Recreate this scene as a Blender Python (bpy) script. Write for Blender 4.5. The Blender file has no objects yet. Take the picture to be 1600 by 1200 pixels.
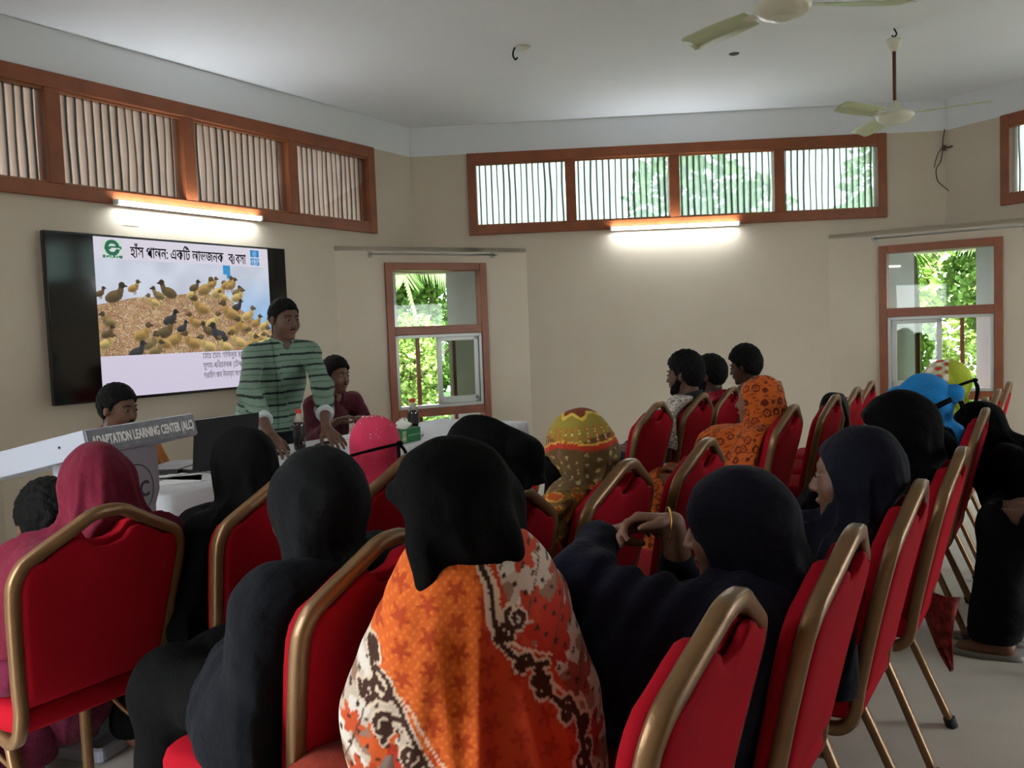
import bpy, math, random
import numpy as np
from mathutils import Vector, Matrix
R_ = random.Random(7)
SC = bpy.context.scene
COL = SC.collection
H3 = math.sqrt(3) / 2
L = 5.1                                   # side of the hexagonal hall (m)
# ------------------------------------------------------------------ camera
cd = bpy.data.cameras.new('camera'); cam = bpy.data.objects.new('camera', cd); COL.objects.link(cam)
cd.sensor_width = 36; cd.lens = 1335.735 / 1600 * 36; cd.clip_start = .05; cd.clip_end = 200
CP = Vector((1.4016, -8.4179, 1.33))
cF = Vector((-.057763, .996551, -.05957)); cR = Vector((.99775, .055593, -.037463)); cU = Vector((.034022, .0616, .997521))
cam.matrix_world = Matrix(((cR.x, cU.x, -cF.x, CP.x), (cR.y, cU.y, -cF.y, CP.y), (cR.z, cU.z, -cF.z, CP.z), (0, 0, 0, 1)))
SC.camera = cam
def ray(px, py): return (cF * 1335.735 + cR * (px - 800) - cU * (py - 600)).normalized()
def atd(px, py, d): return CP + ray(px, py) * d           # point on a sight line at a distance
def atz(px, py, z):
    r = ray(px, py); return CP + r * ((z - CP.z) / r.z)
# ------------------------------------------------------------------ world, exposure
SC.view_settings.view_transform = 'Standard'; SC.view_settings.look = 'None'
SC.view_settings.exposure = EXPOSURE = 2.35; SC.view_settings.gamma = 1; SC.view_settings.use_curve_mapping = False
W = bpy.data.worlds.new('overcast_sky'); SC.world = W; W.use_nodes = True
bg = W.node_tree.nodes['Background']; bg.inputs[0].default_value = (.93, .97, 1.0, 1); bg.inputs[1].default_value = SKY = 3.2
sl = bpy.data.lights.new('sun', 'SUN'); sl.energy = 2.4; sl.angle = .2; sl.color = (1, .96, .86)
so = bpy.data.objects.new('sun', sl); COL.objects.link(so); so.rotation_euler = (math.radians(28), math.radians(-8), math.radians(10))
EM = 1 / 2 ** EXPOSURE
TUBE = 15.0                               # emission of the lit tubes
SC.cycles.max_bounces = 8; SC.cycles.diffuse_bounces = 5; SC.cycles.glossy_bounces = 3
SC.cycles.transmission_bounces = 6; SC.cycles.transparent_max_bounces = 12
SC.cycles.use_denoising = True; SC.cycles.sample_clamp_indirect = 6; SC.cycles.caustics_reflective = False; SC.cycles.caustics_refractive = False

# ------------------------------------------------------------------ frames of reference
def st(s, t, z=0.0):                      # s: along the screen wall from its far corner, t: out from that wall
    return Vector((-.5 * s + H3 * t, -H3 * s - .5 * t, z))
def stof(p): return (-.5 * p.x - H3 * p.y, H3 * p.x - .5 * p.y)
HEAD = math.radians(60)                   # rotation of things that face the screen wall (local +y -> -t)
# hexagon walls: origin, direction along, outward normal
C1 = Vector((0, 0, 0)); C2 = Vector((L, 0, 0))
hexc = [st(L, 0), C1, C2, Vector((L + .5 * L, -H3 * L, 0)), Vector((L, -2 * H3 * L, 0)), Vector((0, -2 * H3 * L, 0))]
# ------------------------------------------------------------------ tagging
def tag(o, label=None, cat=None, group=None, kind=None):
    if label: o['label'] = label
    if cat: o['category'] = cat
    if group: o['group'] = group
    if kind: o['kind'] = kind
    return o
def empty(name, loc=(0, 0, 0), rz=0.0, label=None, cat=None, group=None):
    o = bpy.data.objects.new(name, None); COL.objects.link(o); o.location = loc; o.rotation_euler = (0, 0, rz)
    o.empty_display_size = .1
    return tag(o, label, cat, group)
def copy_tree(o, parent=None):
    c = o.copy(); COL.objects.link(c)
    if parent is not None: c.parent = parent
    for ch in list(o.children): copy_tree(ch, c)
    return c
# ------------------------------------------------------------------ materials
def lin(c):
    if isinstance(c, str):
        c = tuple(int(c[i:i + 2], 16) / 255 for i in (0, 2, 4))
    return tuple(((v + .055) / 1.055) ** 2.4 if v > .04045 else v / 12.92 for v in c)
class NT:
    def __init__(s, m): s.t = m.node_tree; s.n = s.t.nodes
    def add(s, ty, **k):
        n = s.n.new(ty)
        for a, v in k.items(): setattr(n, a, v)
        return n
    def link(s, a, b): s.t.links.new(a, b)
MATS = {}
def mat(name, col, rough=.6, metal=0., var=0., vscale=8., bump=0., bscale=60., sheen=0., spec=.5, col2=None, emit=0., coat=0., stretch=(1, 1, 1), attr=None):
    if name in MATS: return MATS[name]
    m = bpy.data.materials.new(name); m.use_nodes = True; MATS[name] = m
    T = NT(m); b = m.node_tree.nodes['Principled BSDF']
    c = lin(col) + (1,)
    b.inputs['Base Color'].default_value = c; b.inputs['Roughness'].default_value = rough; b.inputs['Metallic'].default_value = metal
    b.inputs['Specular IOR Level'].default_value = spec
    if sheen: b.inputs['Sheen Weight'].default_value = sheen; b.inputs['Sheen Roughness'].default_value = .5
    if coat: b.inputs['Coat Weight'].default_value = coat
    tc = None
    def coords(sc):
        nonlocal tc
        if tc is None: tc = T.add('ShaderNodeTexCoord')
        mp = T.add('ShaderNodeMapping'); mp.inputs['Scale'].default_value = stretch; T.link(tc.outputs['Object'], mp.inputs[0])
        nz = T.add('ShaderNodeTexNoise'); nz.inputs['Scale'].default_value = sc; nz.inputs['Detail'].default_value = 5
        T.link(mp.outputs[0], nz.inputs['Vector']); return nz
    src = None
    if attr:
        a = T.add('ShaderNodeAttribute', attribute_name=attr); src = a.outputs['Color']; 
        if not emit: T.link(src, b.inputs['Base Color'])
        if emit:
            b.inputs['Base Color'].default_value = (.02, .02, .02, 1)
            T.link(src, b.inputs['Emission Color'])
    if var or col2:
        nz = coords(vscale); rp = T.add('ShaderNodeValToRGB')
        c2 = lin(col2) if col2 else tuple(v * (1 - var) for v in c[:3])
        rp.color_ramp.elements[0].position = .35; rp.color_ramp.elements[1].position = .65
        rp.color_ramp.elements[0].color = c2 + (1,); rp.color_ramp.elements[1].color = c
        T.link(nz.outputs[0], rp.inputs[0])
        if src is not None:
            mx = T.add('ShaderNodeMix', data_type='RGBA', blend_type='MULTIPLY'); mx.inputs[0].default_value = 1
            T.link(src, mx.inputs[6]); T.link(rp.outputs[0], mx.inputs[7]); T.link(mx.outputs[2], b.inputs['Base Color'])
        else: T.link(rp.outputs[0], b.inputs['Base Color'])
    if bump:
        nz = coords(bscale); bp = T.add('ShaderNodeBump'); bp.inputs['Strength'].default_value = bump; bp.inputs['Distance'].default_value = .02 if bscale < 16 else .01
        T.link(nz.outputs[0], bp.inputs['Height']); T.link(bp.outputs[0], b.inputs['Normal'])
    if emit:
        b.inputs['Emission Strength'].default_value = emit
        if not attr: b.inputs['Emission Color'].default_value = c
    return m
def glass(name, tint='f4fbf8', gl=.015, rough=.02):
    if name in MATS: return MATS[name]
    m = bpy.data.materials.new(name); m.use_nodes = True; MATS[name] = m; T = NT(m); T.n.clear()
    tr = T.add('ShaderNodeBsdfTransparent'); tr.inputs[0].default_value = lin(tint) + (1,)
    g = T.add('ShaderNodeBsdfGlossy'); g.inputs['Roughness'].default_value = rough
    mx = T.add('ShaderNodeMixShader'); mx.inputs[0].default_value = gl; o = T.add('ShaderNodeOutputMaterial')
    T.link(tr.outputs[0], mx.inputs[1]); T.link(g.outputs[0], mx.inputs[2]); T.link(mx.outputs[0], o.inputs[0]); return m
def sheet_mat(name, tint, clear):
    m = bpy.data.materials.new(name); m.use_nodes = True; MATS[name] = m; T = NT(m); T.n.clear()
    at = T.add('ShaderNodeAttribute', attribute_name='groove_shade')
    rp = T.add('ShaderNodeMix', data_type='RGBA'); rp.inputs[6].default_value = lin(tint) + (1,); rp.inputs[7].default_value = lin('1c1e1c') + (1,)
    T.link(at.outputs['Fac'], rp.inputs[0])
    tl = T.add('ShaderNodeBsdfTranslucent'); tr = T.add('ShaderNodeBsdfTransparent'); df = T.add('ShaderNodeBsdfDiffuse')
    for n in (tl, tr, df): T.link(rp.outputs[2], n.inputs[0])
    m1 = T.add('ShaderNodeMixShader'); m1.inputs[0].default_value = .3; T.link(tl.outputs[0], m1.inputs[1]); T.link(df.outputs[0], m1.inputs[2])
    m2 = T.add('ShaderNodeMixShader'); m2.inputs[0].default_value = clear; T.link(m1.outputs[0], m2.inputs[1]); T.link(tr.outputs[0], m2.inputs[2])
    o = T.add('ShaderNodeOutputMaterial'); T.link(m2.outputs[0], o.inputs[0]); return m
# ------------------------------------------------------------------ mesh building
def link_mesh(name, verts, faces, m, parent=None, smooth=False, loc=None):
    me = bpy.data.meshes.new(name)
    if isinstance(faces, np.ndarray):
        n = len(faces); k = faces.shape[1]
        me.vertices.add(len(verts)); me.vertices.foreach_set('co', np.asarray(verts, dtype=np.float32).ravel())
        me.loops.add(n * k); me.loops.foreach_set('vertex_index', faces.astype(np.int32).ravel())
        me.polygons.add(n); me.polygons.foreach_set('loop_start', np.arange(0, n * k, k, dtype=np.int32))
        me.update(calc_edges=True)
    else: me.from_pydata([tuple(v) for v in verts], [], faces); me.update()
    me.validate()
    if smooth: me.polygons.foreach_set('use_smooth', np.ones(len(me.polygons), dtype=bool))
    me.materials.append(m)
    o = bpy.data.objects.new(name, me); COL.objects.link(o)
    if parent is not None: o.parent = parent
    if loc is not None: o.location = loc
    return o
class MB:
    def __init__(s): s.v = []; s.f = []; s.sm = False
    def raw(s, vs, fs):
        n = len(s.v); s.v += [tuple(v) for v in vs]; s.f += [tuple(i + n for i in f) for f in fs]; return s
    def box(s, x0, x1, y0, y1, z0, z1, M=None):
        vs = [Vector((x, y, z)) for x in (x0, x1) for y in (y0, y1) for z in (z0, z1)]
        if M is not None: vs = [M @ v for v in vs]
        return s.raw(vs, [(0, 1, 3, 2), (4, 6, 7, 5), (0, 4, 5, 1), (2, 3, 7, 6), (0, 2, 6, 4), (1, 5, 7, 3)])
    def rbox(s, x0, x1, y0, y1, z0, z1, r=.01, M=None, n=3):           # box with rounded vertical edges and softened top
        pts = []
        for cx, cy, a0 in ((x1 - r, y1 - r, 0), (x0 + r, y1 - r, 90), (x0 + r, y0 + r, 180), (x1 - r, y0 + r, 270)):
            for k in range(n + 1):
                a = math.radians(a0 + 90 * k / n); pts.append((cx, cy, math.cos(a), math.sin(a)))
        lv = [(z0, 1.0 if z1 - z0 < r * 2 else .6), (z0 + r * .4, 1), (z1 - r * .4, 1), (z1, .6)]
        vs = []
        for z, k in lv:
            for cx, cy, ca, sa in pts: vs.append(Vector((cx + ca * r * k, cy + sa * r * k, z)))
        if M is not None: vs = [M @ v for v in vs]
        m_ = len(pts); fs = [tuple(range(m_))[::-1], tuple(range(3 * m_, 4 * m_))]
        for l in range(3):
            for i in range(m_): j = (i + 1) % m_; fs.append((l * m_ + i, l * m_ + j, (l + 1) * m_ + j, (l + 1) * m_ + i))
        return s.raw(vs, fs)
    def tube(s, pts, r, n=8, flat=None, up=Vector((0, 0, 1)), closed=False, cap=True):   # flat: (rx, ry) oval section
        P = [Vector(p) for p in pts]; N = len(P); base = len(s.v); rings = []
        rr = r if isinstance(r, (list, tuple)) and flat is None else [r] * N
        prev = None
        for i in range(N):
            if closed: t = P[(i + 1) % N] - P[i - 1]
            else: t = P[min(i + 1, N - 1)] - P[max(i - 1, 0)]
            t.normalize(); a = up.cross(t)
            if a.length < 1e-3: a = Vector((1, 0, 0)).cross(t)
            a.normalize()
            if prev is not None and a.dot(prev) < 0: a = -a
            prev = a; b = t.cross(a).normalized()
            ra, rb = flat if flat else (rr[i], rr[i])
            for k in range(n):
                g = 2 * math.pi * k / n; c_, s_ = math.cos(g), math.sin(g)
                if flat: c_ = math.copysign(abs(c_) ** .6, c_); s_ = math.copysign(abs(s_) ** .6, s_)
                s.v.append(tuple(P[i] + a * ra * c_ + b * rb * s_))
        M_ = N if closed else N - 1
        for i in range(M_):
            for k in range(n):
                k2 = (k + 1) % n; i2 = (i + 1) % N
                s.f.append((base + i * n + k, base + i * n + k2, base + i2 * n + k2, base + i2 * n + k))
        if cap and not closed:
            s.f.append(tuple(base + k for k in range(n))[::-1]); s.f.append(tuple(base + (N - 1) * n + k for k in range(n)))
        return s
    def lathe(s, prof, n=24, M=None):                                  # prof: (radius, z)
        base = len(s.v)
        for r, z in prof:
            for k in range(n):
                a = 2 * math.pi * k / n; v = Vector((r * math.cos(a), r * math.sin(a), z)); v = M @ v if M is not None else v; s.v.append(tuple(v))
        for i in range(len(prof) - 1):
            for k in range(n):
                k2 = (k + 1) % n; s.f.append((base + i * n + k, base + i * n + k2, base + (i + 1) * n + k2, base + (i + 1) * n + k))
        s.f.append(tuple(base + k for k in range(n))[::-1]); s.f.append(tuple(base + (len(prof) - 1) * n + k for k in range(n)))
        return s
    def prism(s, poly, d0, d1, M=None):                                # poly in (x, z), extruded along y
        n = len(poly); vs = [Vector((x, d0, z)) for x, z in poly] + [Vector((x, d1, z)) for x, z in poly]
        if M is not None: vs = [M @ v for v in vs]
        fs = [tuple(range(n)), tuple(range(n, 2 * n))[::-1]] + [(i, i + n, (i + 1) % n + n, (i + 1) % n) for i in range(n)]
        return s.raw(vs, fs)
    def build(s, name, m, parent=None, smooth=False, bevel=0., sub=0):
        o = link_mesh(name, s.v, s.f, m, parent, smooth)
        if bevel:
            b = o.modifiers.new('bevel', 'BEVEL'); b.width = bevel; b.segments = 2; b.limit_method = 'ANGLE'
        if sub: q = o.modifiers.new('sub', 'SUBSURF'); q.levels = sub; q.render_levels = sub
        return o
def wallM(i):                              # matrix of hexagon wall i: x along, y outward, z up
    a = hexc[i]; b = hexc[(i + 1) % 6]; d = (b - a).normalized(); n = Vector((-d.y, d.x, 0))
    return Matrix(((d.x, n.x, 0, a.x), (d.y, n.y, 0, a.y), (0, 0, 1, 0), (0, 0, 0, 1)))
# ================================================================== the hall
ZC = 3.366; ZT = 3.084; ZB = 2.295; CH = 1.10; LEDGE = 2.15
wall_m = mat('wall_paint', 'c8bcaa', .85, var=.07, vscale=1.3, bump=.05, bscale=30, spec=.2)
white_m = mat('ceiling_paint', 'dfe2e6', .9, var=.03, vscale=.8, spec=.2)
floor_m = mat('floor_cement', 'cbc5bb', .5, var=.18, vscale=2.2, bump=.06, bscale=18, spec=.4)
wood_m = mat('red_brown_paint', '8a4a28', .4, var=.22, vscale=6, bump=.04, bscale=40, spec=.5)
alu_m = mat('white_aluminium', 'b9bcb8', .35, metal=.2, var=.05)
out_m = mat('outside_render', 'e6e6ea', .85, var=.1, vscale=2)
steel_m = mat('dull_steel', '8e8f8c', .3, metal=.9)
def struct(b, name, m, parent=None, **k):
    o = b.build(name, m, parent, **k)
    if parent is None: o['kind'] = 'structure'
    return o
# hexagon centre for floor and ceiling fans
ctr = sum(hexc, Vector()) / 6
def slab(z0, z1, grow):
    p = [ctr + (c - ctr) * (1 + grow / L) for c in hexc]
    n = 6; vs = [(q.x, q.y, z0) for q in p] + [(q.x, q.y, z1) for q in p]
    return MB().raw(vs, [tuple(range(n)), tuple(range(n, 2 * n))[::-1]] + [(i, i + n, (i + 1) % n + n, (i + 1) % n) for i in range(n)])
struct(slab(-.12, 0, .5), 'floor', floor_m)
struct(slab(ZC, ZC + .15, 1.0), 'ceiling', white_m)
WN = ['screen_side', 'garden_side', 'right', 'back_right', 'back', 'left']
m0, m1 = .555, L - .555
TH = .22
for i in range(6):
    M = wallM(i)
    b = MB()
    # lower wall stops short of the open outer corners
    lo = .30 if True else 0
    if i == 3:                             # doorway added in the wall to the right, out of view, for fill daylight
        b.box(CH, 1.35, 0, TH, 0, 1.95, M); b.box(2.75, L - CH, 0, TH, 0, 1.95, M)
    elif i == 5:                             # another unseen doorway, added left of the camera to let more daylight in
        b.box(lo, .5, 0, TH, 0, 1.95, M); b.box(2.0, L - lo, 0, TH, 0, 1.95, M)
    else: b.box(CH, L - CH, 0, TH, 0, 1.95, M)
    o_ = MB()
    if i != 5: o_.box(lo, CH, 0, TH, 0, 1.95, M); o_.box(L - CH, L - lo, 0, TH, 0, 1.95, M)
    if o_.v: struct(o_, 'wall_outer_return_' + WN[i], out_m)
    b.box(0, L, 0, TH, 1.95, ZB, M)
    if i in (3, 4): b.box(0, L, 0, TH, ZB, ZT, M)     # rear walls left without high windows, to cut light from behind
    else: b.box(0, m0, 0, TH, ZB, ZT, M); b.box(m1, L, 0, TH, ZB, ZT, M)
    struct(b, 'wall_' + WN[i], wall_m)
    u = MB(); u.box(0, L, 0, TH, ZT, ZC, M); struct(u, 'trim_%d' % (i + 1), white_m)     # white painted band above the windows
# ---- chamfered window bays in each corner
def cornerM(i):                            # corner i between wall i-1 and wall i : x along the chamfer, y outward
    a = wallM((i - 1) % 6) @ Vector((L - CH, 0, 0)); b = wallM(i) @ Vector((CH, 0, 0))
    d = (b - a).normalized(); n = Vector((-d.y, d.x, 0))
    return Matrix(((d.x, n.x, 0, a.x), (d.y, n.y, 0, a.y), (0, 0, 1, 0), (0, 0, 0, 1))), (b - a).length
WX0, WX1, WZ0, WZ1 = .45, 1.455, .12, 2.005
CT = .12
win_n = [0]
def bay(i, flip, detail=True):
    M, ln = cornerM(i)
    b = MB(); b.box(0, WX0, 0, CT, 0, LEDGE, M); b.box(WX1, ln, 0, CT, 0, LEDGE, M)
    b.box(WX0, WX1, 0, CT, 0, WZ0, M); b.box(WX0, WX1, 0, CT, WZ1, LEDGE, M)
    # ledge that closes the corner above
    c = hexc[i]; a1 = M @ Vector((0, .0, 0)); a2 = M @ Vector((ln, .0, 0))
    b.raw([(a1.x, a1.y, LEDGE - .04), (a2.x, a2.y, LEDGE - .04), (c.x, c.y, LEDGE - .04), (a1.x, a1.y, LEDGE), (a2.x, a2.y, LEDGE), (c.x, c.y, LEDGE + .058)],
          [(0, 2, 1), (3, 4, 5), (0, 1, 4, 3), (1, 2, 5, 4), (2, 0, 3, 5)])
    struct(b, 'wall_bay_%s' % WN[i], wall_m)
    win_n[0] += 1; k = win_n[0]
    fw = .07; y0, y1 = -.03, .09
    f = MB(); f.box(WX0, WX0 + fw, y0, y1, WZ0, WZ1, M); f.box(WX1 - fw, WX1, y0, y1, WZ0, WZ1, M)
    for z0, z1 in ((WZ1 - fw, WZ1), (1.345, 1.425), (.585, .66), (WZ0, WZ0 + .06)): f.box(WX0 + fw, WX1 - fw, y0 + .003, y1, z0, z1, M)
    w = struct(f, 'window_%d' % k, wood_m, bevel=.004)
    X0, X1 = WX0 + fw, WX1 - fw
    g = MB(); g.box(X0, X1, .03, .034, 1.425, WZ1 - fw, M); g.box(X0, X1, .03, .034, WZ0 + .06, .585, M); g.build('pane', glass('window_glass'), w)
    s = MB(); a = .03
    s.box(X0, X1, -.015, .07, .66, .66 + a, M); s.box(X0, X1, -.015, .07, 1.345 - a, 1.345, M); s.box(X0, X0 + a, -.015, .07, .66, 1.345, M); s.box(X1 - a, X1, -.015, .07, .66, 1.345, M)
    s.build('sliding_track', alu_m, w, bevel=.003)
    xm = (X0 + X1) / 2; xa, xb = (xm - .02, X1 - a) if not flip else (X0 + a, xm + .02)
    s = MB(); q = .045; z0, z1 = .69, 1.315
    s.box(xa, xa + q, .005, .03, z0, z1, M); s.box(xb - q, xb, .005, .03, z0, z1, M); s.box(xa, xb, .005, .03, z0, z0 + q + .02, M); s.box(xa, xb, .005, .03, z1 - q + .01, z1, M)
    sp = s.build('sliding_panel', alu_m, w, bevel=.003)
    g = MB(); g.box(xa + q, xb - q, .015, .019, z0 + q, z1 - q + .01, M); g.build('panel_glass', glass('panel_glass', 'c8d6c8', .03), sp)
    r = MB()
    for u in (.30, .72) if not flip else (.28, .70): x = X0 + u * (X1 - X0); r.box(x - .016, x + .016, .1, .13, .3, 1.40, M)
    r.build('security_bar', wood_m, w)
    return M, ln
bays = {}
for i in (1, 2, 3):                         # pale rendered returns of the outer corners, seen through the tall windows
    for M, xa, xb in ((wallM((i - 1) % 6), L - CH - .3, L - .29), (wallM(i), .29, CH + .3)):
        struct(MB().box(xa, xb, -.012, -.002, 0, 1.96, M), 'trim_outer_return_%d' % i, out_m) if False else None
for i in (0, 1, 2, 3): bays[i] = bay(i, flip=(i % 2 == 0))
for i in (4, 5):
    M, ln = cornerM(i); struct(MB().box(0, ln, 0, CT, 0, ZB, M), 'wall_bay_%s' % WN[i], wall_m)
# ---- clerestory windows
pane_gap = .05
def clerestory(i):
    M = wallM(i); win_n[0] += 1
    f = MB(); fw = .085; y0, y1 = -.035, .1
    f.box(m0 + fw, m1 - fw, y0, y1, ZT - .1, ZT, M); f.box(m0 + fw, m1 - fw, y0, y1, ZB, ZB + .09, M)
    xs = [m0, 1.555, 2.55, 3.545, m1]
    f.box(m0, m0 + fw, y0, y1, ZB, ZT, M); f.box(m1 - fw, m1, y0, y1, ZB, ZT, M)
    for x in xs[1:4]: f.box(x - .05, x + .05, y0 + .003, y1, ZB + .09, ZT - .1, M)
    w = struct(f, 'window_%d' % win_n[0], wood_m, bevel=.006)
    bd = MB()
    for k in range(4):
        a = xs[k] + (fw if k == 0 else .05); b = xs[k + 1] - (fw if k == 3 else .05)
        g = MB(); g.box(a, b, .01, .014, ZB + .09, ZT - .1, M); g.build('pane', glass('clerestory_glass', 'eef3f0', .05, .05), w)
        bd.box(a, b, -.012, .006, ZT - .118, ZT - .1, M); bd.box(a, b, -.012, .006, ZB + .09, ZB + .104, M)
        # corrugated translucent sheet behind the glass
        n = 15 * 12; pitch = (b - a) / 15.0; V = []; G = []
        rg = random.Random(i * 10 + k); nz = 7
        off = [rg.uniform(-.006, .006) for _ in range(17)]
        for iz in range(nz):
            z = ZB + .07 + (ZT - ZB - .15) * iz / (nz - 1)
            for ix in range(n + 1):
                x = a + (b - a) * ix / n; ph = ix / 12.0; kk = int(ph); wob = off[kk] * math.sin(iz * .9 + kk)
                V.append(M @ Vector((x + wob, .075 + .014 * math.cos(2 * math.pi * ph), z)))
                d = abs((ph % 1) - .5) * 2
                gv = max(0., 1 - d / (.46 + .14 * off[kk] / .006))  # dark bands painted in for the shade of the corrugation slopes
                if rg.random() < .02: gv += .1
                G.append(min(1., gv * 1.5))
        F = [(iz * (n + 1) + ix, iz * (n + 1) + ix + 1, (iz + 1) * (n + 1) + ix + 1, (iz + 1) * (n + 1) + ix) for iz in range(nz - 1) for ix in range(n)]
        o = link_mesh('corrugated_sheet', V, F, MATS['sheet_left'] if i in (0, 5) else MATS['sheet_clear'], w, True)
        at = o.data.attributes.new('groove_shade', 'FLOAT', 'POINT'); at.data.foreach_set('value', np.array(G, dtype=np.float32))
    bd.build('glazing_bead', mat('bead_paint', '8f5a38', .4), w)
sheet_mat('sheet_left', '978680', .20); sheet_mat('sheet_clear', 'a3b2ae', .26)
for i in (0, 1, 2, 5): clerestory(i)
# ---- LED tubes under the clerestories
tube_e = mat('tube_light_glow', 'f4fbff', .4, emit=TUBE); tube_w = mat('tube_body', 'e8e8e4', .4)
def led(i, x0, z, label):
    M = wallM(i)
    t = empty('tube_light', M @ Vector((x0 + .615, 0, z)), 0, label, 'tube light', 'tube lights under the high windows')
    Mi = Matrix.Translation(-t.location) @ M
    b = MB(); b.rbox(x0, x0 + 1.23, -.05, -.035, z - .017, z + .017, .005, Mi); b.build('batten', tube_w, t)
    g = MB(); g.tube([Mi @ Vector((x0 + .015, -.066, z)), Mi @ Vector((x0 + 1.215, -.066, z))], .0145, 12); g.build('glowing_tube', tube_e, t, True)
    for xa in (x0 - .004, x0 + 1.216): e = MB(); e.rbox(xa, xa + .018, -.083, -.035, z - .019, z + .019, .004, Mi); e.build('end_cap', tube_w, t)
led(0, L - 3.18, ZB + .01, 'lit white tube light on the screen wall, above the television')
led(1, 1.922, ZB + .0, 'lit white tube light under the middle high windows of the far wall')
led(5, 1.94, ZB, 'unseen lit white tube light, added as fill over the added doorway left of the camera')  # extra lamp out of view, added to brighten the room from the left
led(2, 1.94, ZB, 'lit white tube light added as fill on the right hand wall, outside the picture')  # second added lamp, unseen, lifts the ceiling and right side
# ================================================================== what stands outside the windows
leaf_m = [mat('leaf_%d' % i, c, .5, var=.35, vscale=5, spec=.3) for i, c in enumerate(('769c48', '67903f', '88a852', '9cb85a'))]
for m in leaf_m: m.node_tree.nodes['Principled BSDF'].inputs['Transmission Weight'].default_value = 0
bark_m = mat('bark', '5d4a36', .9, var=.4, vscale=9)
brick_m = mat('weathered_brick', '9c8a80', .9, var=.25, vscale=4, bump=.3, bscale=20)
b = MB(); b.box(-14, 20, -16, 14, -.3, -.14)
struct(b, 'trim_ground', mat('garden_ground', '3c4a26', .95, var=.5, vscale=.8))
def leaves(b, rg, cx, cy, cz, rx, ry, rz, n, size):
    for _ in range(n):
        u = Vector((rg.gauss(0, 1), rg.gauss(0, 1), rg.gauss(0, 1))).normalized() * rg.uniform(.55, 1) ** .5
        p = Vector((cx + u.x * rx, cy + u.y * ry, cz + u.z * rz))
        d = Vector((rg.gauss(0, 1), rg.gauss(0, 1), rg.gauss(-.3, .7))).normalized(); w = d.orthogonal().normalized()
        w = Matrix.Rotation(rg.uniform(0, 6.28), 3, d) @ w
        l = size * rg.uniform(.6, 1.3); h = l * .36; nrm = d.cross(w) * l * .12
        b.raw([p, p + d * l * .5 + w * h + nrm, p + d * l, p + d * l * .5 - w * h + nrm, p + d * l * .5], [(0, 1, 4), (1, 2, 4), (2, 3, 4), (3, 0, 4)])
def bush(x, y, h, r, mi, seed, label, n=2600, size=.14, blobs=7, z0=.0, cat='tree'):
    rg = random.Random(seed); t = empty('garden_tree', (x, y, -.14), 0, label, cat)
    b = MB()
    for k in range(blobs):
        a = rg.uniform(0, 6.28); q = rg.uniform(0, r * .6)
        leaves(b, rg, q * math.cos(a), q * math.sin(a), z0 + (h - z0) * rg.uniform(.12, .9), r * rg.uniform(.45, .7), r * rg.uniform(.45, .7), h * .22, n // blobs, size)
    b.build('foliage', leaf_m[mi], t)
    s = MB(); s.tube([(0, 0, 0), (.05, .03, h * .4), (-.04, .08, h * .8)], .06, 8)
    for k in range(5):
        a = k * 1.3; s.tube([(0, 0, h * .3), (math.cos(a) * r * .3, math.sin(a) * r * .3, h * .55), (math.cos(a) * r * .6, math.sin(a) * r * .6, h * .75)], .03, 6)
    s.build('trunk', bark_m, t); return t
def palm(x, y, h, seed, label, aim=None):
    rg = random.Random(seed); t = empty('coconut_palm', (x, y, -.14), 0, label, 'palm tree')
    s = MB(); s.tube([(0, 0, 0), (.08, .02, h * .5), (0, 0, h)], [.16, .13, .11], 12); s.build('trunk', bark_m, t)
    n = 13
    for k in range(n):
        a = 2 * math.pi * k / n + rg.uniform(-.15, .15); d = Vector((math.cos(a), math.sin(a), 0)); ln = rg.uniform(2.0, 2.5)
        pts = [Vector((0, 0, h)) + d * ln * u + Vector((0, 0, .5 * math.sin(u * 1.9) - 1.9 * u ** 2.3)) for u in [i / 12 for i in range(13)]]
        b = MB(); b.tube(pts, [.03 - .002 * i for i in range(13)], 6)
        w = d.cross(Vector((0, 0, 1)))
        for i in range(1, 60):
            u = i / 60 * 12; i0 = min(11, int(u)); p = pts[i0].lerp(pts[i0 + 1], u - i0); tg = (pts[i0 + 1] - pts[i0]).normalized()
            l = .75 * math.sin(min(1, i / 60 * 1.15 + .12) * math.pi) ** .5 + .08
            for sgn in (-1, 1):
                q = (tg * .55 + w * sgn * .7 + Vector((0, 0, -.55 + rg.uniform(-.2, .1)))).normalized()
                e = p + q * l + Vector((0, 0, -.14 * l)); wd = tg * .022
                b.raw([p - wd, p + wd, (p + e) / 2 + wd * 1.2, e, (p + e) / 2 - wd * 1.2], [(0, 1, 2, 3, 4)])
        b.build('frond', leaf_m[0 if k % 2 else 1], t)
palm(-1.75, 5.9, 2.9, 3, 'coconut palm with drooping fronds beyond the window nearest the television')
palm(6.0, 3.3, 2.9, 5, 'coconut palm behind the leaves outside the window on the right')
bush(-1.0, 4.6, 1.7, 1.2, 2, 21, 'low bright hedge clump close outside the television side window', 6500, .09)
bush(7.0, 1.4, 1.7, 1.1, 0, 22, 'low bright hedge clump close outside the window on the right', 6500, .09)
bush(-1.2, 7.2, 3.0, 1.5, 0, 11, 'dense leafy tree beyond the window nearest the television', 12000, .12)
bush(.9, 7.4, 3.0, 1.3, 3, 13, 'pale green tree beyond the television side window, right of the dense one', 5500, .12)
bush(-3.6, 8.2, 4.2, 1.6, 1, 12, 'tall green tree far behind the window nearest the television', 6000, .16)
bush(7.7, 2.4, 2.9, 1.35, 0, 14, 'bushy green tree outside the window on the right', 12000, .10)
bush(9.6, 4.6, 3.8, 1.5, 1, 15, 'taller green tree outside at the far right', 5500, .15)
bush(7.2, 6.2, 4.4, 1.6, 3, 16, 'pale tree behind the palm beyond the right window', 7000, .15)
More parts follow.
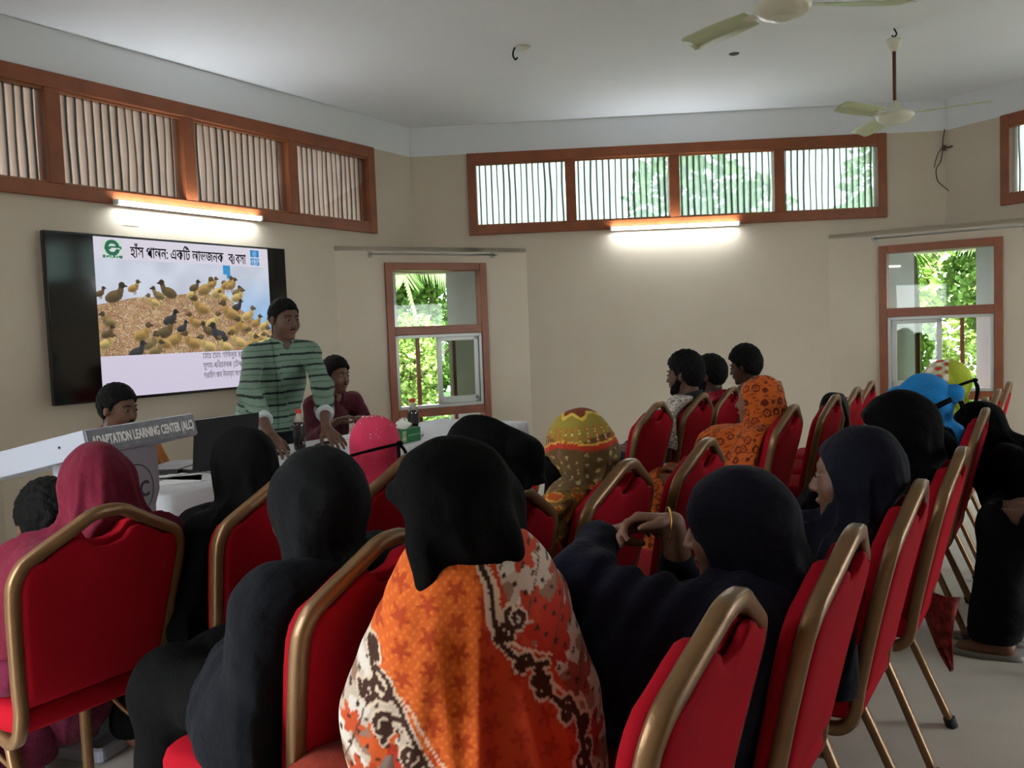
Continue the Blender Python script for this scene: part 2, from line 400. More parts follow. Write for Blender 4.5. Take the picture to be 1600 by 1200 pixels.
bush(4.2, 7.4, 4.3, 1.5, 2, 17, 'round light green tree beyond the third high pane of the far wall', 3600, .2)
bush(.6, 10.4, 4.6, 1.6, 2, 18, 'round light green tree beyond the first high panes of the far wall', 3600, .2)
# brick building close beyond the screen wall
b = MB(); M = wallM(0); b.box(-1.5, L + 2.6, 2.6, 2.9, -.14, 4.0, M)
t = b.build('neighbouring_brick_wall', brick_m); tag(t, 'weathered reddish brick wall outside behind the high windows of the screen wall', 'wall')
# ================================================================== banquet chairs
red_m = mat('red_velvet', '98101f', .8, var=.10, vscale=5, bump=.05, bscale=200, sheen=0, spec=.05)
brz_m = mat('bronze_paint', '80603f', .36, metal=.5, var=.15, vscale=14, bump=.08, bscale=160, spec=.6)
blk_m = mat('black_rubber', '161616', .7)
def pad(poly, M, th, rings=None, bulge=1.0):
    b = MB(); n = len(poly); cx = sum(p[0] for p in poly) / n; cy = sum(p[1] for p in poly) / n
    rings = rings or [(.96, 0), (1, .15), (1.0, .55), (.975, .82), (.93, .96), (.75, 1.02), (.45, 1.06)]
    vs = []
    for s_, h in rings:
        for x, y in poly: vs.append(M @ Vector((cx + (x - cx) * s_, cy + (y - cy) * s_, h * th)))
    vs.append(M @ Vector((cx, cy, rings[-1][1] * th * 1.005)))
    fs = [tuple(range(n))[::-1]]
    for k in range(len(rings) - 1):
        for i in range(n): j = (i + 1) % n; fs.append((k * n + i, k * n + j, (k + 1) * n + j, (k + 1) * n + i))
    k = len(rings) - 1
    for i in range(n): fs.append((k * n + i, k * n + (i + 1) % n, len(vs) - 1))
    return b.raw(vs, fs)
def smooth_path(ctrl, n=8, closed=False):
    P = [Vector(c) for c in ctrl]; out = []; N = len(P)
    rg = range(N) if closed else range(N - 1)
    for i in rg:
        p0 = P[(i - 1) % N] if closed else P[max(i - 1, 0)]; p1 = P[i]; p2 = P[(i + 1) % N]; p3 = P[(i + 2) % N] if closed else P[min(i + 2, N - 1)]
        for k in range(n):
            u = k / n; out.append(.5 * ((2 * p1) + (-p0 + p2) * u + (2 * p0 - 5 * p1 + 4 * p2 - p3) * u * u + (-p0 + 3 * p1 - 3 * p2 + p3) * u ** 3))
    if not closed: out.append(P[-1])
    return out
def back_y(z):                             # lean of the backrest
    u = max(0, (z - .45) / .48); return -.175 - .095 * u - .02 * u * u
def chair_proto():
    root = empty('banquet_chair', (0, 0, 0), 0, 'x', 'chair', 'red banquet chairs in rows')
    half = [(.185, .47), (.192, .52), (.203, .62), (.214, .72), (.218, .775), (.214, .805), (.199, .832), (.170, .852), (.120, .880), (.070, .908), (.045, .922), (.022, .928)]
    # seat
    sp = []
    for cx, cy, a0, r in ((.175, .17, 0, .05), (-.175, .17, 90, .05), (-.165, -.15, 180, .035), (.165, -.15, 270, .035)):
        for k in range(6): a = math.radians(a0 + 90 * k / 5); sp.append((cx + r * math.cos(a), cy + r * math.sin(a)))
    pad(sp, Matrix.Translation((0, 0, .405)), .068).build('seat', red_m, root, True)
    # backrest, cushion in front and panel behind the frame plane, with the hand hole below the crown
    def panel(inset, notch, nz, w):
        pts = []
        hh = [(x - inset, z) for x, z in half if z < .84]
        pts = [(x, z) for x, z in hh]
        top = [(.165 - inset * .6, .845 - inset * .8), (.12, .872 - inset), (.085, .888 - inset), (.062, .885 - inset), (.045, .862 - inset), (.02, .853 - inset), (0, .851 - inset)] if notch else [(.165, .85 - inset), (.12, .876 - inset), (.07, .9 - inset), (.03, .915 - inset), (0, .917 - inset)]
        pts += top
        full = [(-x, z) for x, z in pts[::-1] if x > 1e-6]
        return [(x, z) for x, z in pts] + full
    def leanpoly(poly, sign, y_off, th):
        b = pad([(x, z) for x, z in poly], Matrix.Identity(4), th)
        vs = []
        for x, z, h in b.v: vs.append((x, back_y(z) + y_off + sign * h, z))
        b.v = vs
        if sign > 0: b.f = [tuple(f[::-1]) for f in b.f]
        return b
    bk = leanpoly(panel(.012, True, 0, 0), -1, -.002, .020)
    fr = leanpoly(panel(-.004, True, 0, 0), 1, .006, .042)
    bk.raw(fr.v, fr.f); bk.build('backrest', red_m, root, True)
    # frame tube: up one side, over the crown, down the other, hooking forward under the seat
    ctrl = [(x, back_y(z), z) for x, z in half]
    hook = [(.186, .02, .392), (.186, -.06, .385), (.186, -.12, .375), (.186, -.155, .39), (.186, -.172, .425)]
    pth = smooth_path(hook + ctrl + [(0, back_y(.929), .929)] , 4)
    pth2 = pth + [Vector((-p.x, p.y, p.z)) for p in pth[::-1][1:]]
    b = MB(); base_up = None
    # section aligned with the y axis
    P = pth2; N = len(P); n = 10
    for i in range(N):
        t = (P[min(i + 1, N - 1)] - P[max(i - 1, 0)]).normalized()
        side = Vector((0, 1, 0)) if P[i].z > .47 else Vector((1, 0, 0)).cross(t)
        bb = (side - t * side.dot(t)).normalized(); aa = t.cross(bb).normalized()
        for k in range(n):
            g = 2 * math.pi * (k + .5) / n; c_ = math.copysign(abs(math.cos(g)) ** .55, math.cos(g)); s_ = math.copysign(abs(math.sin(g)) ** .55, math.sin(g))
            b.v.append(tuple(P[i] + aa * .0155 * c_ + bb * .016 * s_))
    for i in range(N - 1):
        for k in range(n): k2 = (k + 1) % n; b.f.append((i * n + k, i * n + k2, (i + 1) * n + k2, (i + 1) * n + k))
    b.f.append(tuple(range(n))[::-1]); b.f.append(tuple((N - 1) * n + k for k in range(n)))
    b.build('back_frame', brz_m, root, True)
    for sx in (-1, 1):
        rl = smooth_path([(.165 * sx, .16, .392), (.165 * sx, .02, .394), (.165 * sx, -.05, .385), (.168 * sx, -.085, .35), (.172 * sx, -.11, .30), (.19 * sx, -.235, .012)], 5)
        o = MB().tube(rl, 0, 10, flat=(.012, .017), up=Vector((1, 0, 0))).build('leg', brz_m, root, True)
        MB().tube([(.189 * sx, -.228, .03), (.1905 * sx, -.238, 0)], .019, 10).build('foot_cap', blk_m, o, True)
        fl = smooth_path([(.165 * sx, .09, .388), (.168 * sx, .15, .375), (.17 * sx, .178, .34), (.178 * sx, .20, .2), (.188 * sx, .215, .012)], 5)
        o = MB().tube(fl, 0, 10, flat=(.012, .015), up=Vector((1, 0, 0))).build('leg', brz_m, root, True)
        MB().tube([(.187 * sx, .2145, .03), (.1885 * sx, .215, 0)], .017, 10).build('foot_cap', blk_m, o, True)
        MB().tube(smooth_path([(.166 * sx, -.10, .29), (.166 * sx, -.03, .3), (.17 * sx, .12, .36)], 4), .0065, 8).build('brace', brz_m, root, True)
    b = MB(); b.tube([(-.165, .1, .383), (.165, .1, .383)], .009, 8); b.tube([(-.165, -.06, .38), (.165, -.06, .38)], .009, 8); b.build('stretcher', brz_m, root, True)
    return root
rowname = {1: 'front row', 2: 'second row', 3: 'third row', 4: 'back row'}
chairs = {}
proto = chair_proto(); used = False
def place_chair(key, s, t, label, rz=0.0, dt=0.0):
    global used
    o = copy_tree(proto) if used else proto; used = True
    p = st(s, t - .27); o.location = p; o.rotation_euler = (0, 0, HEAD + rz); o['label'] = label; chairs[key] = o
    return o
CH_ = [
 ('A', 5.39, 3.40, 'red banquet chair at the lower left under the woman in the maroon scarf', 0),
 ('B', 4.90, 3.50, 'red banquet chair under the slim woman in black beside the table corner', 0),
 ('D', 4.39, 3.55, 'red banquet chair under the woman in the pink scarf', 0),
 ('K', 3.82, 3.60, 'empty red banquet chair by the far right end of the white table', 0),
 ('G', 2.43, 3.59, 'empty red banquet chair across the aisle, left of the man in the white patterned shirt', 0),
 ('H', 1.88, 3.62, 'red banquet chair under the man in the white patterned shirt', 0),
 ('H2', 1.36, 3.62, 'red banquet chair hidden behind the orange scarf, under the man in the red shirt', 0),
 ('W', .83, 3.75, 'red banquet chair at the far wall, under the man with thick dark hair', 0),
 ('C', 5.31, 4.26, 'red banquet chair left of the orange shawl, under the woman in the charcoal scarf', 0),
 ('E', 4.81, 4.24, 'red banquet chair right of the orange shawl, under the woman in the black peaked veil', 0),
 ('F', 4.30, 4.30, 'red banquet chair behind the woman in the brown patterned scarf', 0),
 ('J', 3.77, 4.35, 'empty red banquet chair just beyond the raised hand of the navy woman', 0),
 ('I', 2.49, 4.30, 'red banquet chair under the woman in the orange rosette scarf', 0),
 ('T', 1.90, 4.36, 'empty red banquet chair with a black strap hung over its corner', 0),
 ('U', 1.36, 4.36, 'empty red banquet chair just right of the chair with the black strap', 0),
 ('V', .82, 4.34, 'empty red banquet chair of the second row nearest the far wall', 0),
 ('Lc', 5.40, 4.99, 'red banquet chair at the bottom centre, behind the orange shawl', 0),
 ('M', 4.91, 5.06, 'red banquet chair at the lower right, under the navy woman with the raised hand', 0),
 ('N', 4.37, 5.10, 'red banquet chair under the navy woman seen in profile', 0),
 ('O', 3.76, 5.13, 'red banquet chair with a red cloth end hanging below it, by the aisle', 0),
 ('P', 2.53, 5.10, 'red banquet chair across the aisle under the woman in the blue scarf', 0),
 ('P2', 2.00, 5.06, 'red banquet chair under the woman in the lime green scarf', 0),
 ('S', 1.48, 5.08, 'empty red banquet chair, second from the far wall in the third row', 0),
 ('R', .92, 5.10, 'empty red banquet chair nearest the right window, its back against the window frame', 0),
 ('X', 2.78, 5.86, 'red banquet chair at the right edge under the woman in the long black robe', 0),
 ('Y', 2.24, 5.84, 'red banquet chair under the woman in black who leans forward', 0),
]
for k, s, t, lab, rz in CH_: place_chair(k, s, t, lab, rz)
# ================================================================== television and its slide
tvb_m = mat('television_black', '0b0b0d', .18, spec=.6)
ink_m = mat('slide_ink', '22222a', .8, spec=.1); faint_m = mat('slide_faint_ink', '9d98a8', .8, emit=.32 * EM)
M0 = wallM(0); TX0, TX1, TZ0, TZ1 = L - 3.695, L - 1.745, .978, 2.078
tv = empty('television', M0 @ Vector(((TX0 + TX1) / 2, -.02, TZ0)), 0, 'large black wall mounted television showing ducklings on straw', 'television')
Mt = Matrix.Translation(-tv.location) @ M0
MB().box(TX0, TX1, -.088, -.045, TZ0, TZ1, Mt).build('housing', tvb_m, tv, bevel=.006)
MB().box((TX0 + TX1) / 2 - .3, (TX0 + TX1) / 2 + .3, -.05, 0, 1.3, 1.75, Mt).build('wall_bracket', blk_m, tv)
SX0, SX1, SZ0, SZ1 = L - 3.375, L - 1.93, .999, 2.062
MB().box(TX0 + .012, TX1 - .012, -.0895, -.088, TZ0 + .014, TZ1 - .012, Mt).build('screen_glass', mat('screen_glass', '050506', .08, spec=.6), tv)
def paint_slide(Wd=380, Hd=280):
    rs = np.random.RandomState(5); U, V = np.meshgrid((np.arange(Wd) + .5) / Wd, (np.arange(Hd) + .5) / Hd)
    img = np.zeros((Hd, Wd, 3)) + np.array([232, 226, 240.]); img -= (V[..., None] * np.array([10, 12, 4]))
    v0, v1 = .135, .738; ph = (V > v0) & (V < v1)
    sky = np.array([214, 220, 236.]) + (np.clip((U - .55) * 3, 0, 1) * np.clip((V - .2) * 2.5, 0, 1))[..., None] * np.array([-75, -28, 6.])
    nz = np.kron(rs.rand(14, 19), np.ones((20, 20))); 
    for _ in range(6): nz = (nz + np.roll(nz, 5, 0) + np.roll(nz, 5, 1) + np.roll(nz, -5, 0) + np.roll(nz, -5, 1)) / 5
    sky += (nz[..., None] - .5) * 26
    img[ph] = sky[ph]
    blu = ph & (U > .70 + .02 * (V > .2)) & (U < .745) & (V < .23); img[blu] = (60, 150, 215)
    hill = np.interp(U[0], [0, .08, .2, .35, .45, .6, .72, .78, .86, .93, 1], [.42, .40, .37, .365, .345, .34, .36, .43, .50, .555, .60])[None, :]
    st_ = ph & (V > hill); img[st_] = (176, 140, 104)
    n = 3600; cols = np.array([[214, 188, 142], [190, 152, 112], [150, 108, 80], [232, 214, 180], [120, 84, 62], [202, 166, 120], [170, 128, 100]])
    for k in range(n):
        x, y = rs.rand() * Wd, (.33 + rs.rand() * .41) * Hd; a = rs.normal(0, .55) + (0 if rs.rand() < .7 else 1.2); l = 4 + rs.rand() * 12; c = cols[rs.randint(7)]
        for q in np.linspace(0, 1, int(l)):
            i, j = int(y + math.sin(a) * l * q), int(x + math.cos(a) * l * q)
            if 0 <= i < Hd and 0 <= j < Wd and st_[i, j]: img[i, j] = c * (.85 + .3 * rs.rand())
    def ell(cx, cy, rx, ry, ang, c, clip=True):
        x = (U - cx) * Wd; y = (V - cy) * Hd; ca, sa = math.cos(ang), math.sin(ang); X = x * ca + y * sa; Y = -x * sa + y * ca
        m = (X / rx) ** 2 + (Y / ry) ** 2 < 1
        if clip: m &= ph
        sh = np.clip(.5 - Y / ry * .5, 0, 1)[m][:, None]; img[m] = np.array(c) * (.72 + .42 * sh)
    def uv(x, y): u = (x - 36) / 1192.; return u, (y - (70 + (x - 36) * .083)) / (1110 - (x - 36) * .155)
    Y_, O_, D_, K_, G_ = (214, 184, 116), (184, 148, 84), (112, 92, 60), (62, 62, 66), (148, 128, 84)
    ducks = [(60, 455, 1, .8, D_), (262, 420, 1, 1, O_), (150, 470, 1, 1.6, D_), (470, 448, -1, 1.5, D_), (405, 470, -1, 1.1, G_), (372, 520, -1, 1.1, Y_), (640, 470, 1, 1.1, Y_), (660, 420, 1, 1.0, D_), (740, 430, 1, 1.6, O_), (790, 400, 1, 1, O_), (835, 455, 1, 1.6, Y_), (900, 405, 1, 1.2, O_), (930, 410, 1, 1.1, O_), (860, 490, -1, 1, Y_), (965, 455, 1, .9, G_), (975, 490, 1, 1.3, Y_), (965, 560, 1, 1.1, K_), (690, 560, -1, 1.6, O_), (90, 650, -1, 1.2, G_), (485, 640, 1, 1.3, K_), (640, 660, -1, 1.3, O_), (900, 600, -1, 1.8, O_), (1050, 620, 1, 1.4, Y_), (780, 660, 1, 1.4, Y_), (1110, 670, 1, 1.2, O_), (1180, 690, 1, 1.3, Y_), (450, 720, 1, 1.6, D_), (300, 740, 1, 1.5, O_), (730, 720, -1, 1.2, D_), (810, 750, -1, 1.7, K_), (930, 720, 1, 1.6, O_), (1000, 700, -1, 1.5, O_), (510, 775, 1, 1.6, O_), (345, 800, 1, 1.5, G_), (420, 800, -1, 1.4, O_), (610, 800, -1, 1.6, O_), (720, 825, -1, 1.6, Y_), (850, 830, -1, 1.5, Y_), (950, 800, -1, 1.7, Y_), (1080, 770, -1, 1.5, Y_), (1160, 760, 1, 1.5, Y_), (1060, 820, 1, 1.5, O_), (1150, 820, 1, 1.5, Y_), (260, 860, 1, 1.4, K_), (380, 850, 1, 1.3, G_), (80, 800, 1, 1.3, Y_), (560, 700, 1, 1.0, K_), (90, 730, 1, 1, D_), (1195, 800, -1, 1.4, Y_)]
    for x, y, d, sz, c in ducks:
        sz *= .86
        u, v = uv(x, y); p = Wd / 380.
        for lg in (-2, 2): ell(u + lg * sz / Wd, v + 11 * sz / Hd, .9, 5 * sz, 0, (150, 100, 60))
        ell(u - d * 3 * sz / Wd, v + 2 * sz / Hd, 13 * sz * p, 7.5 * sz * p, -.35 * d, c)
        ell(u - d * 5 * sz / Wd, v + 4 * sz / Hd, 8 * sz, 4 * sz, -.2 * d, tuple(q * .8 for q in c))
        ell(u + d * 6.5 * sz / Wd, v - 6 * sz / Hd, 4.2 * sz, 7.5 * sz, .25 * d, c)
        ell(u + d * 8.5 * sz / Wd, v - 12.5 * sz / Hd, 4.6 * sz, 4.2 * sz, 0, tuple(q * .52 for q in c))
        ell(u + d * 13.5 * sz / Wd, v - 11.5 * sz / Hd, 3 * sz, 1.3 * sz, .1 * d, (60, 50, 44))
    # emblem: green ring with a leaf bar, on a pale square
    sq = (U > .040) & (U < .142) & (V > .014) & (V < .132); img[sq] = (216, 232, 222)
    d = np.hypot((U - .091) * 1.34, (V - .064)); img[(d < .050)] = (40, 112, 84); img[(d < .026)] = (222, 236, 228)
    img[(np.abs(V - .064 + .03 * (U - .09)) < .009) & (abs(U - .095) < .042)] = (40, 112, 84); img[(np.abs(V - .068) < .004) & (U > .085) & (U < .128)] = (220, 236, 228)
    gb = (U > .042) & (U < .140) & (V > .112) & (V < .130); img[gb] = (60, 128, 100)
    # blue emblem of five squares
    sq = (U > .879) & (U < .942) & (V > .012) & (V < .128); img[sq] = (228, 240, 250)
    sq = (U > .881) & (U < .940) & (V > .014) & (V < .066); img[sq] = (36, 132, 206)
    d = np.hypot((U - .91) * 1.34, V - .040); img[(d < .02) & (d > .014)] = (150, 205, 240); img[(d < .008)] = (150, 205, 240)
    for a0 in (.881, .912):
        for b0 in (.070, .100): sq = (U > a0) & (U < a0 + .028) & (V > b0) & (V < b0 + .026); img[sq] = (36, 132, 206)
    return np.clip(img, 0, 255)
def slide_mesh():
    img = paint_slide(); Hd, Wd = img.shape[:2]; nx, nz = Wd + 1, Hd + 1
    xs = np.linspace(SX0, SX1, nx); zs = np.linspace(SZ1, SZ0, nz); X, Z = np.meshgrid(xs, zs)
    R3 = np.array([list(r)[:4] for r in Mt]); P = np.stack([X, np.full_like(X, -.0905), Z, np.ones_like(X)], -1).reshape(-1, 4) @ R3.T
    i = np.arange(Hd)[:, None] * nx + np.arange(Wd)[None, :]; F = np.stack([i, i + nx, i + nx + 1, i + 1], -1).reshape(-1, 4)
    o = link_mesh('slide_picture', P[:, :3], F, mat('slide_light', 'ffffff', .5, attr='picture', emit=.82 * EM, spec=.2), tv)
    c = img.reshape(-1, 3) / 255; c = np.where(c > .04045, ((c + .055) / 1.055) ** 2.4, c / 12.92)
    at = o.data.attributes.new('picture', 'FLOAT_COLOR', 'FACE'); at.data.foreach_set('color', np.concatenate([c, np.ones((len(c), 1))], 1).astype(np.float32).ravel())
slide_mesh()
def text_on(name, body, size, M, m, parent, width=None, ext=0.0, align='LEFT', bold=0.0, bev=0.0):
    c = bpy.data.curves.new(name, 'FONT'); c.body = body; c.size = size; c.extrude = ext; c.align_x = align; c.offset = bold; c.resolution_u = 3; c.bevel_depth = bev * size; c.bevel_resolution = 0
    o = bpy.data.objects.new(name, c); COL.objects.link(o); bpy.context.view_layer.update()
    w = o.dimensions.x; me = bpy.data.meshes.new_from_object(o); bpy.data.objects.remove(o)
    k = (width / w) if width and w else 1
    for v in me.vertices: v.co = M @ Vector((v.co.x * k, -v.co.z, v.co.y))
    me.materials.clear(); me.materials.append(m); t = bpy.data.objects.new(name, me); COL.objects.link(t); t.parent = parent; return t
def slideM(u, v): return Mt @ Matrix.Translation(Vector((SX0 + u * (SX1 - SX0), -.0925, SZ1 - v * (SZ1 - SZ0))))
text_on('slide_title', 'হাঁস পালন: একিট লাভজনক', .108, slideM(.180, .115), ink_m, tv, .528 * (SX1 - SX0), bev=.012)
text_on('slide_title', 'ব', .108, slideM(.737, .118), ink_m, tv, .046, bev=.012)
text_on('slide_title', 'বসা', .108, slideM(.783, .118), ink_m, tv, .098, bev=.012)
Mj = slideM(.768, .118); MB().tube([Mj @ Vector(v) for v in smooth_path([(.004, 0, .056), (.006, 0, .010), (-.002, 0, -.004), (-.014, 0, .004), (-.012, 0, .020), (-.004, 0, .024)], 4)], .0032, 6).build('slide_title', ink_m, tv)
for k, (tx, w) in enumerate((('েমাঃ েমাঃ খিললুর রহমান', .30), ('যুগম-পিরচালক (েটকিনক্যাল)', .345), ('গরামীণ জন উননয়ন সংসথা (িজেজইউএস)', .395))):
    text_on('slide_credit', tx, .06, slideM(.545, .785 + k * .068), faint_m, tv, w * (SX1 - SX0), bev=.02)
text_on('emblem_letters', 'GJUS', .03, slideM(.052, .130), mat('emblem_white', 'e6f0ea', .6, emit=.6 * EM), tv, .10)
for tx, u, v in (('U', .887, .094), ('N', .918, .094), ('D', .887, .124), ('P', .918, .124)): text_on('emblem_letters', tx, .030, slideM(u, v), mat('emblem_white', 'e6f0ea'), tv)
MB().tube(smooth_path([Mt @ Vector((TX0 + .33, -.06, TZ0)), Mt @ Vector((TX0 + .35, -.03, TZ0 - .15)), Mt @ Vector((TX0 + .38, -.015, .5)), Mt @ Vector((TX0 + .40, -.015, .1))], 6), .006, 6).build('power_cord', blk_m, tv, True)
# ================================================================== long table under a white cloth
cloth_m = mat('white_tablecloth', 'd6d7dc', .8, var=.03, vscale=6, bump=.15, bscale=9, spec=.2)
plastic_m = mat('white_plastic', 'd8d8d4', .4)
TS0, TS1, TT0, TT1, TZ = 1.93, 4.57, 1.76, 2.46, .75
def M_st(s, t, z=0, rz=0):                 # local x -> -s (right when facing the screen wall), y -> -t
    return Matrix.Translation(st(s, t, z)) @ Matrix.Rotation(HEAD + rz, 4, 'Z')
tbl = empty('folding_table', st((TS0 + TS1) / 2, (TT0 + TT1) / 2), HEAD, 'long folding table hidden under the white tablecloth', 'table')
hw, hd = (TS1 - TS0) / 2, (TT1 - TT0) / 2
MB().rbox(-hw + .02, hw - .02, -hd + .02, hd - .02, .705, .742, .02).build('tabletop', plastic_m, tbl)
for x in (-hw + .15, hw - .15):
    for y in (-hd + .1, hd - .1): MB().tube([(x, y, 0), (x, y, .71)], .015, 10).build('leg', steel_m, tbl, True)
def tablecloth():
    pts = []; r = .03
    def seg(a, b, n): return [(a[0] + (b[0] - a[0]) * i / n, a[1] + (b[1] - a[1]) * i / n) for i in range(n)]
    cs = [(hw, hd), (-hw, hd), (-hw, -hd), (hw, -hd)]
    loop = seg(cs[0], cs[1], 160) + seg(cs[1], cs[2], 46) + seg(cs[2], cs[3], 160) + seg(cs[3], cs[0], 46)
    n = len(loop); V = []; rows = [(0, 0.0), (.012, .008), (.06, .02), (.18, .035), (.34, .045), (.5, .055), (.66, .06), (.735, .062)]
    acc = 0; A = []
    for i in range(n): A.append(acc); acc += math.hypot(loop[(i + 1) % n][0] - loop[i][0], loop[(i + 1) % n][1] - loop[i][1])
    for dz, o in rows:
        for i, (x, y) in enumerate(loop):
            nx = 1 if x >= hw - 1e-6 else -1 if x <= -hw + 1e-6 else 0; ny = 1 if y >= hd - 1e-6 else -1 if y <= -hd + 1e-6 else 0
            s = A[i]; w = math.sin(s * 17 + 2 * math.sin(s * 2.3)) * .6 + math.sin(s * 29 + 1.3) * .25 + math.sin(s * 7.1) * .4
            k = o + (dz / .735) ** 1.2 * .028 * w; q = .75 if nx and ny else 1
            V.append((x + nx * k * q, y + ny * k * q, TZ + .004 - dz))
    F = [(r_ * n + i, r_ * n + (i + 1) % n, (r_ + 1) * n + (i + 1) % n, (r_ + 1) * n + i) for r_ in range(len(rows) - 1) for i in range(n)]
    # top with faint creases
    gx, gy = 60, 18; base = len(V)
    for j in range(gy + 1):
        for i in range(gx + 1):
            x = -hw + 2 * hw * i / gx; y = -hd + 2 * hd * j / gy; e = 1 if 0 < i < gx and 0 < j < gy else 0
            V.append((x, y, TZ + .004 + e * .0015 * (math.sin(x * 9 + y * 5) + math.sin(x * 4 - y * 11))))
    F += [(base + j * (gx + 1) + i, base + j * (gx + 1) + i + 1, base + (j + 1) * (gx + 1) + i + 1, base + (j + 1) * (gx + 1) + i) for j in range(gy) for i in range(gx)]
    o = link_mesh('tablecloth', V, F, cloth_m, None, True); o.location = tbl.location; o.rotation_euler = (0, 0, HEAD)
    m = o.modifiers.new('thick', 'SOLIDIFY'); m.thickness = .003
    tag(o, 'white tablecloth hanging to the floor over the long front table', 'tablecloth')
tablecloth()
def on_table(name, px, py, label, cat, rz=0, group=None, z=TZ + .006):
    return empty(name, atz(px, py, z), HEAD + rz, label, cat, group)
cola_m = mat('dark_cola', '120a08', .12, spec=.6, coat=.5); redcap_m = mat('red_cap', 'c22a22', .4); clear_m = mat('clear_plastic', 'b9b4a8', .15, spec=.6)
def bottle(px, py, label):
    t = on_table('soda_bottle', px, py, label, 'bottle', 0, 'dark soda bottles on the table')
    MB().lathe([(.026, 0), (.031, .008), (.0315, .03), (.029, .055), (.031, .075), (.031, .135), (.027, .15)], 20).build('bottle_body', cola_m, t, True)
    MB().lathe([(.027, .15), (.019, .172), (.0135, .185), (.0135, .196)], 20).build('bottle_neck', clear_m, t, True)
    MB().lathe([(.0155, .194), (.016, .197), (.016, .213), (.0145, .216)], 16).build('cap', redcap_m, t, True)
    MB().lathe([(.0315, .07), (.0318, .072), (.0318, .128), (.0315, .13)], 20).build('paper_label', mat('black_label', '17120f', .5), t, True)
    return t
b1 = bottle(469, 703, 'dark soda bottle with a red cap in front of the standing man')
text_on('label_letters', 'TLE', .022, Matrix.Rotation(math.radians(8), 4, 'Z') @ Matrix.Translation((-.018, -.0325, .03)), mat('white_print', 'e8e8e8'), b1)
bottle(647, 680, 'dark soda bottle with an orange red cap beside the green tissue box')
grn_m = mat('tissue_box_green', '1f7a48', .45); lgrn_m = mat('tissue_box_band', '8fc3a0', .5); wht_m = mat('tissue_paper', 'eceee9', .8)
tb = on_table('tissue_box', 632, 690, 'green tissue box with a white tissue pulled out', 'tissue box', .06)
MB().box(-.085, .085, -.05, .05, 0, .075).build('carton', grn_m, tb, bevel=.002)
b = MB(); b.box(-.03, .086, -.0508, -.0502, .036, .041); b.build('stripe', lgrn_m, tb); MB().box(-.082, -.048, -.0510, -.0502, .006, .066).build('floral_patch', mat('floral_patch', 'cfd2b4', .6, col2='8aa06a', vscale=60), tb)
rg = random.Random(2); V = []; n = 14
for j in range(9):
    for i in range(n):
        a = 2 * math.pi * i / n; q = j / 8; r = (.042 * (1 - q) ** .6 + .006) * (1 + .35 * math.sin(3 * a + j)); V.append((r * math.cos(a) * 1.5 - .02 + .02 * q, r * math.sin(a) * .7, .073 + q * .055 + .008 * math.sin(2 * a + 1)))
F = [(j * n + i, j * n + (i + 1) % n, (j + 1) * n + (i + 1) % n, (j + 1) * n + i) for j in range(8) for i in range(n)]
link_mesh('tissue', V, F, wht_m, tb, True)
lap_m = mat('laptop_black', '0e0f12', .4)
lp = on_table('laptop', 352, 731, 'open black laptop, its lid back turned to the rows', 'laptop', .0)
MB().rbox(-.18, .18, .0, .25, 0, .018, .012).build('keyboard_base', lap_m, lp)
Ml = Matrix.Rotation(math.radians(-12), 4, 'X'); MB().rbox(-.18, .18, -.009, 0, .012, .245, .004, Matrix.Rotation(math.radians(8), 4, 'X')).build('lid', lap_m, lp)
l2 = on_table('laptop', 283, 733, 'closed black laptop lying flat at the left end of the table', 'laptop', .5)
MB().rbox(-.15, .15, -.06, .12, 0, .022, .012).build('closed_case', lap_m, l2)
ph_m = mat('phone_glass', '0a0b0e', .1, spec=.6)
def flat(name, px, py, sx, sy, h, m, label, cat, rz=0):
    t = MB().rbox(-sx / 2, sx / 2, -sy / 2, sy / 2, 0, h, min(.008, sx * .2)).build(name, m); t.location = atz(px, py, TZ + .006); t.rotation_euler = (0, 0, HEAD + rz); return tag(t, label, cat)
flat('mobile_phone', 511, 694, .15, .08, .009, ph_m, 'black mobile phone lying right of the first soda bottle', 'phone', .35)
flat('mobile_phone', 428, 711, .15, .075, .009, ph_m, 'black mobile phone lying left of the man\'s hand on the table', 'phone', -.2)
flat('paper_sheet', 258, 752, .21, .297, .002, mat('paper', 'e4e5e6', .7), 'white paper sheet nearest the left corner of the table', 'paper', .9)
flat('paper_sheet', 300, 744, .21, .29, .002, mat('paper', 'e4e5e6', .7), 'white paper sheet in front of the closed laptop', 'paper', .3)
flat('ballpoint_pen', 655, 673, .14, .009, .009, blk_m, 'thin dark pen behind the second soda bottle', 'pen', .7)
flat('ballpoint_pen', 658, 683, .14, .009, .009, mat('grey_pen', '777b80', .3), 'grey pen in front of the second soda bottle', 'pen', .5)
w = MB().tube(smooth_path([atz(x, y, TZ + .009) for x, y in ((232, 758), (262, 747), (290, 741), (318, 738), (334, 741))], 6), .0028, 6).build('charger_cable', mat('grey_cable', '6a6c70', .5)); tag(w, 'thin grey charging cable across the left end of the tablecloth', 'cable')
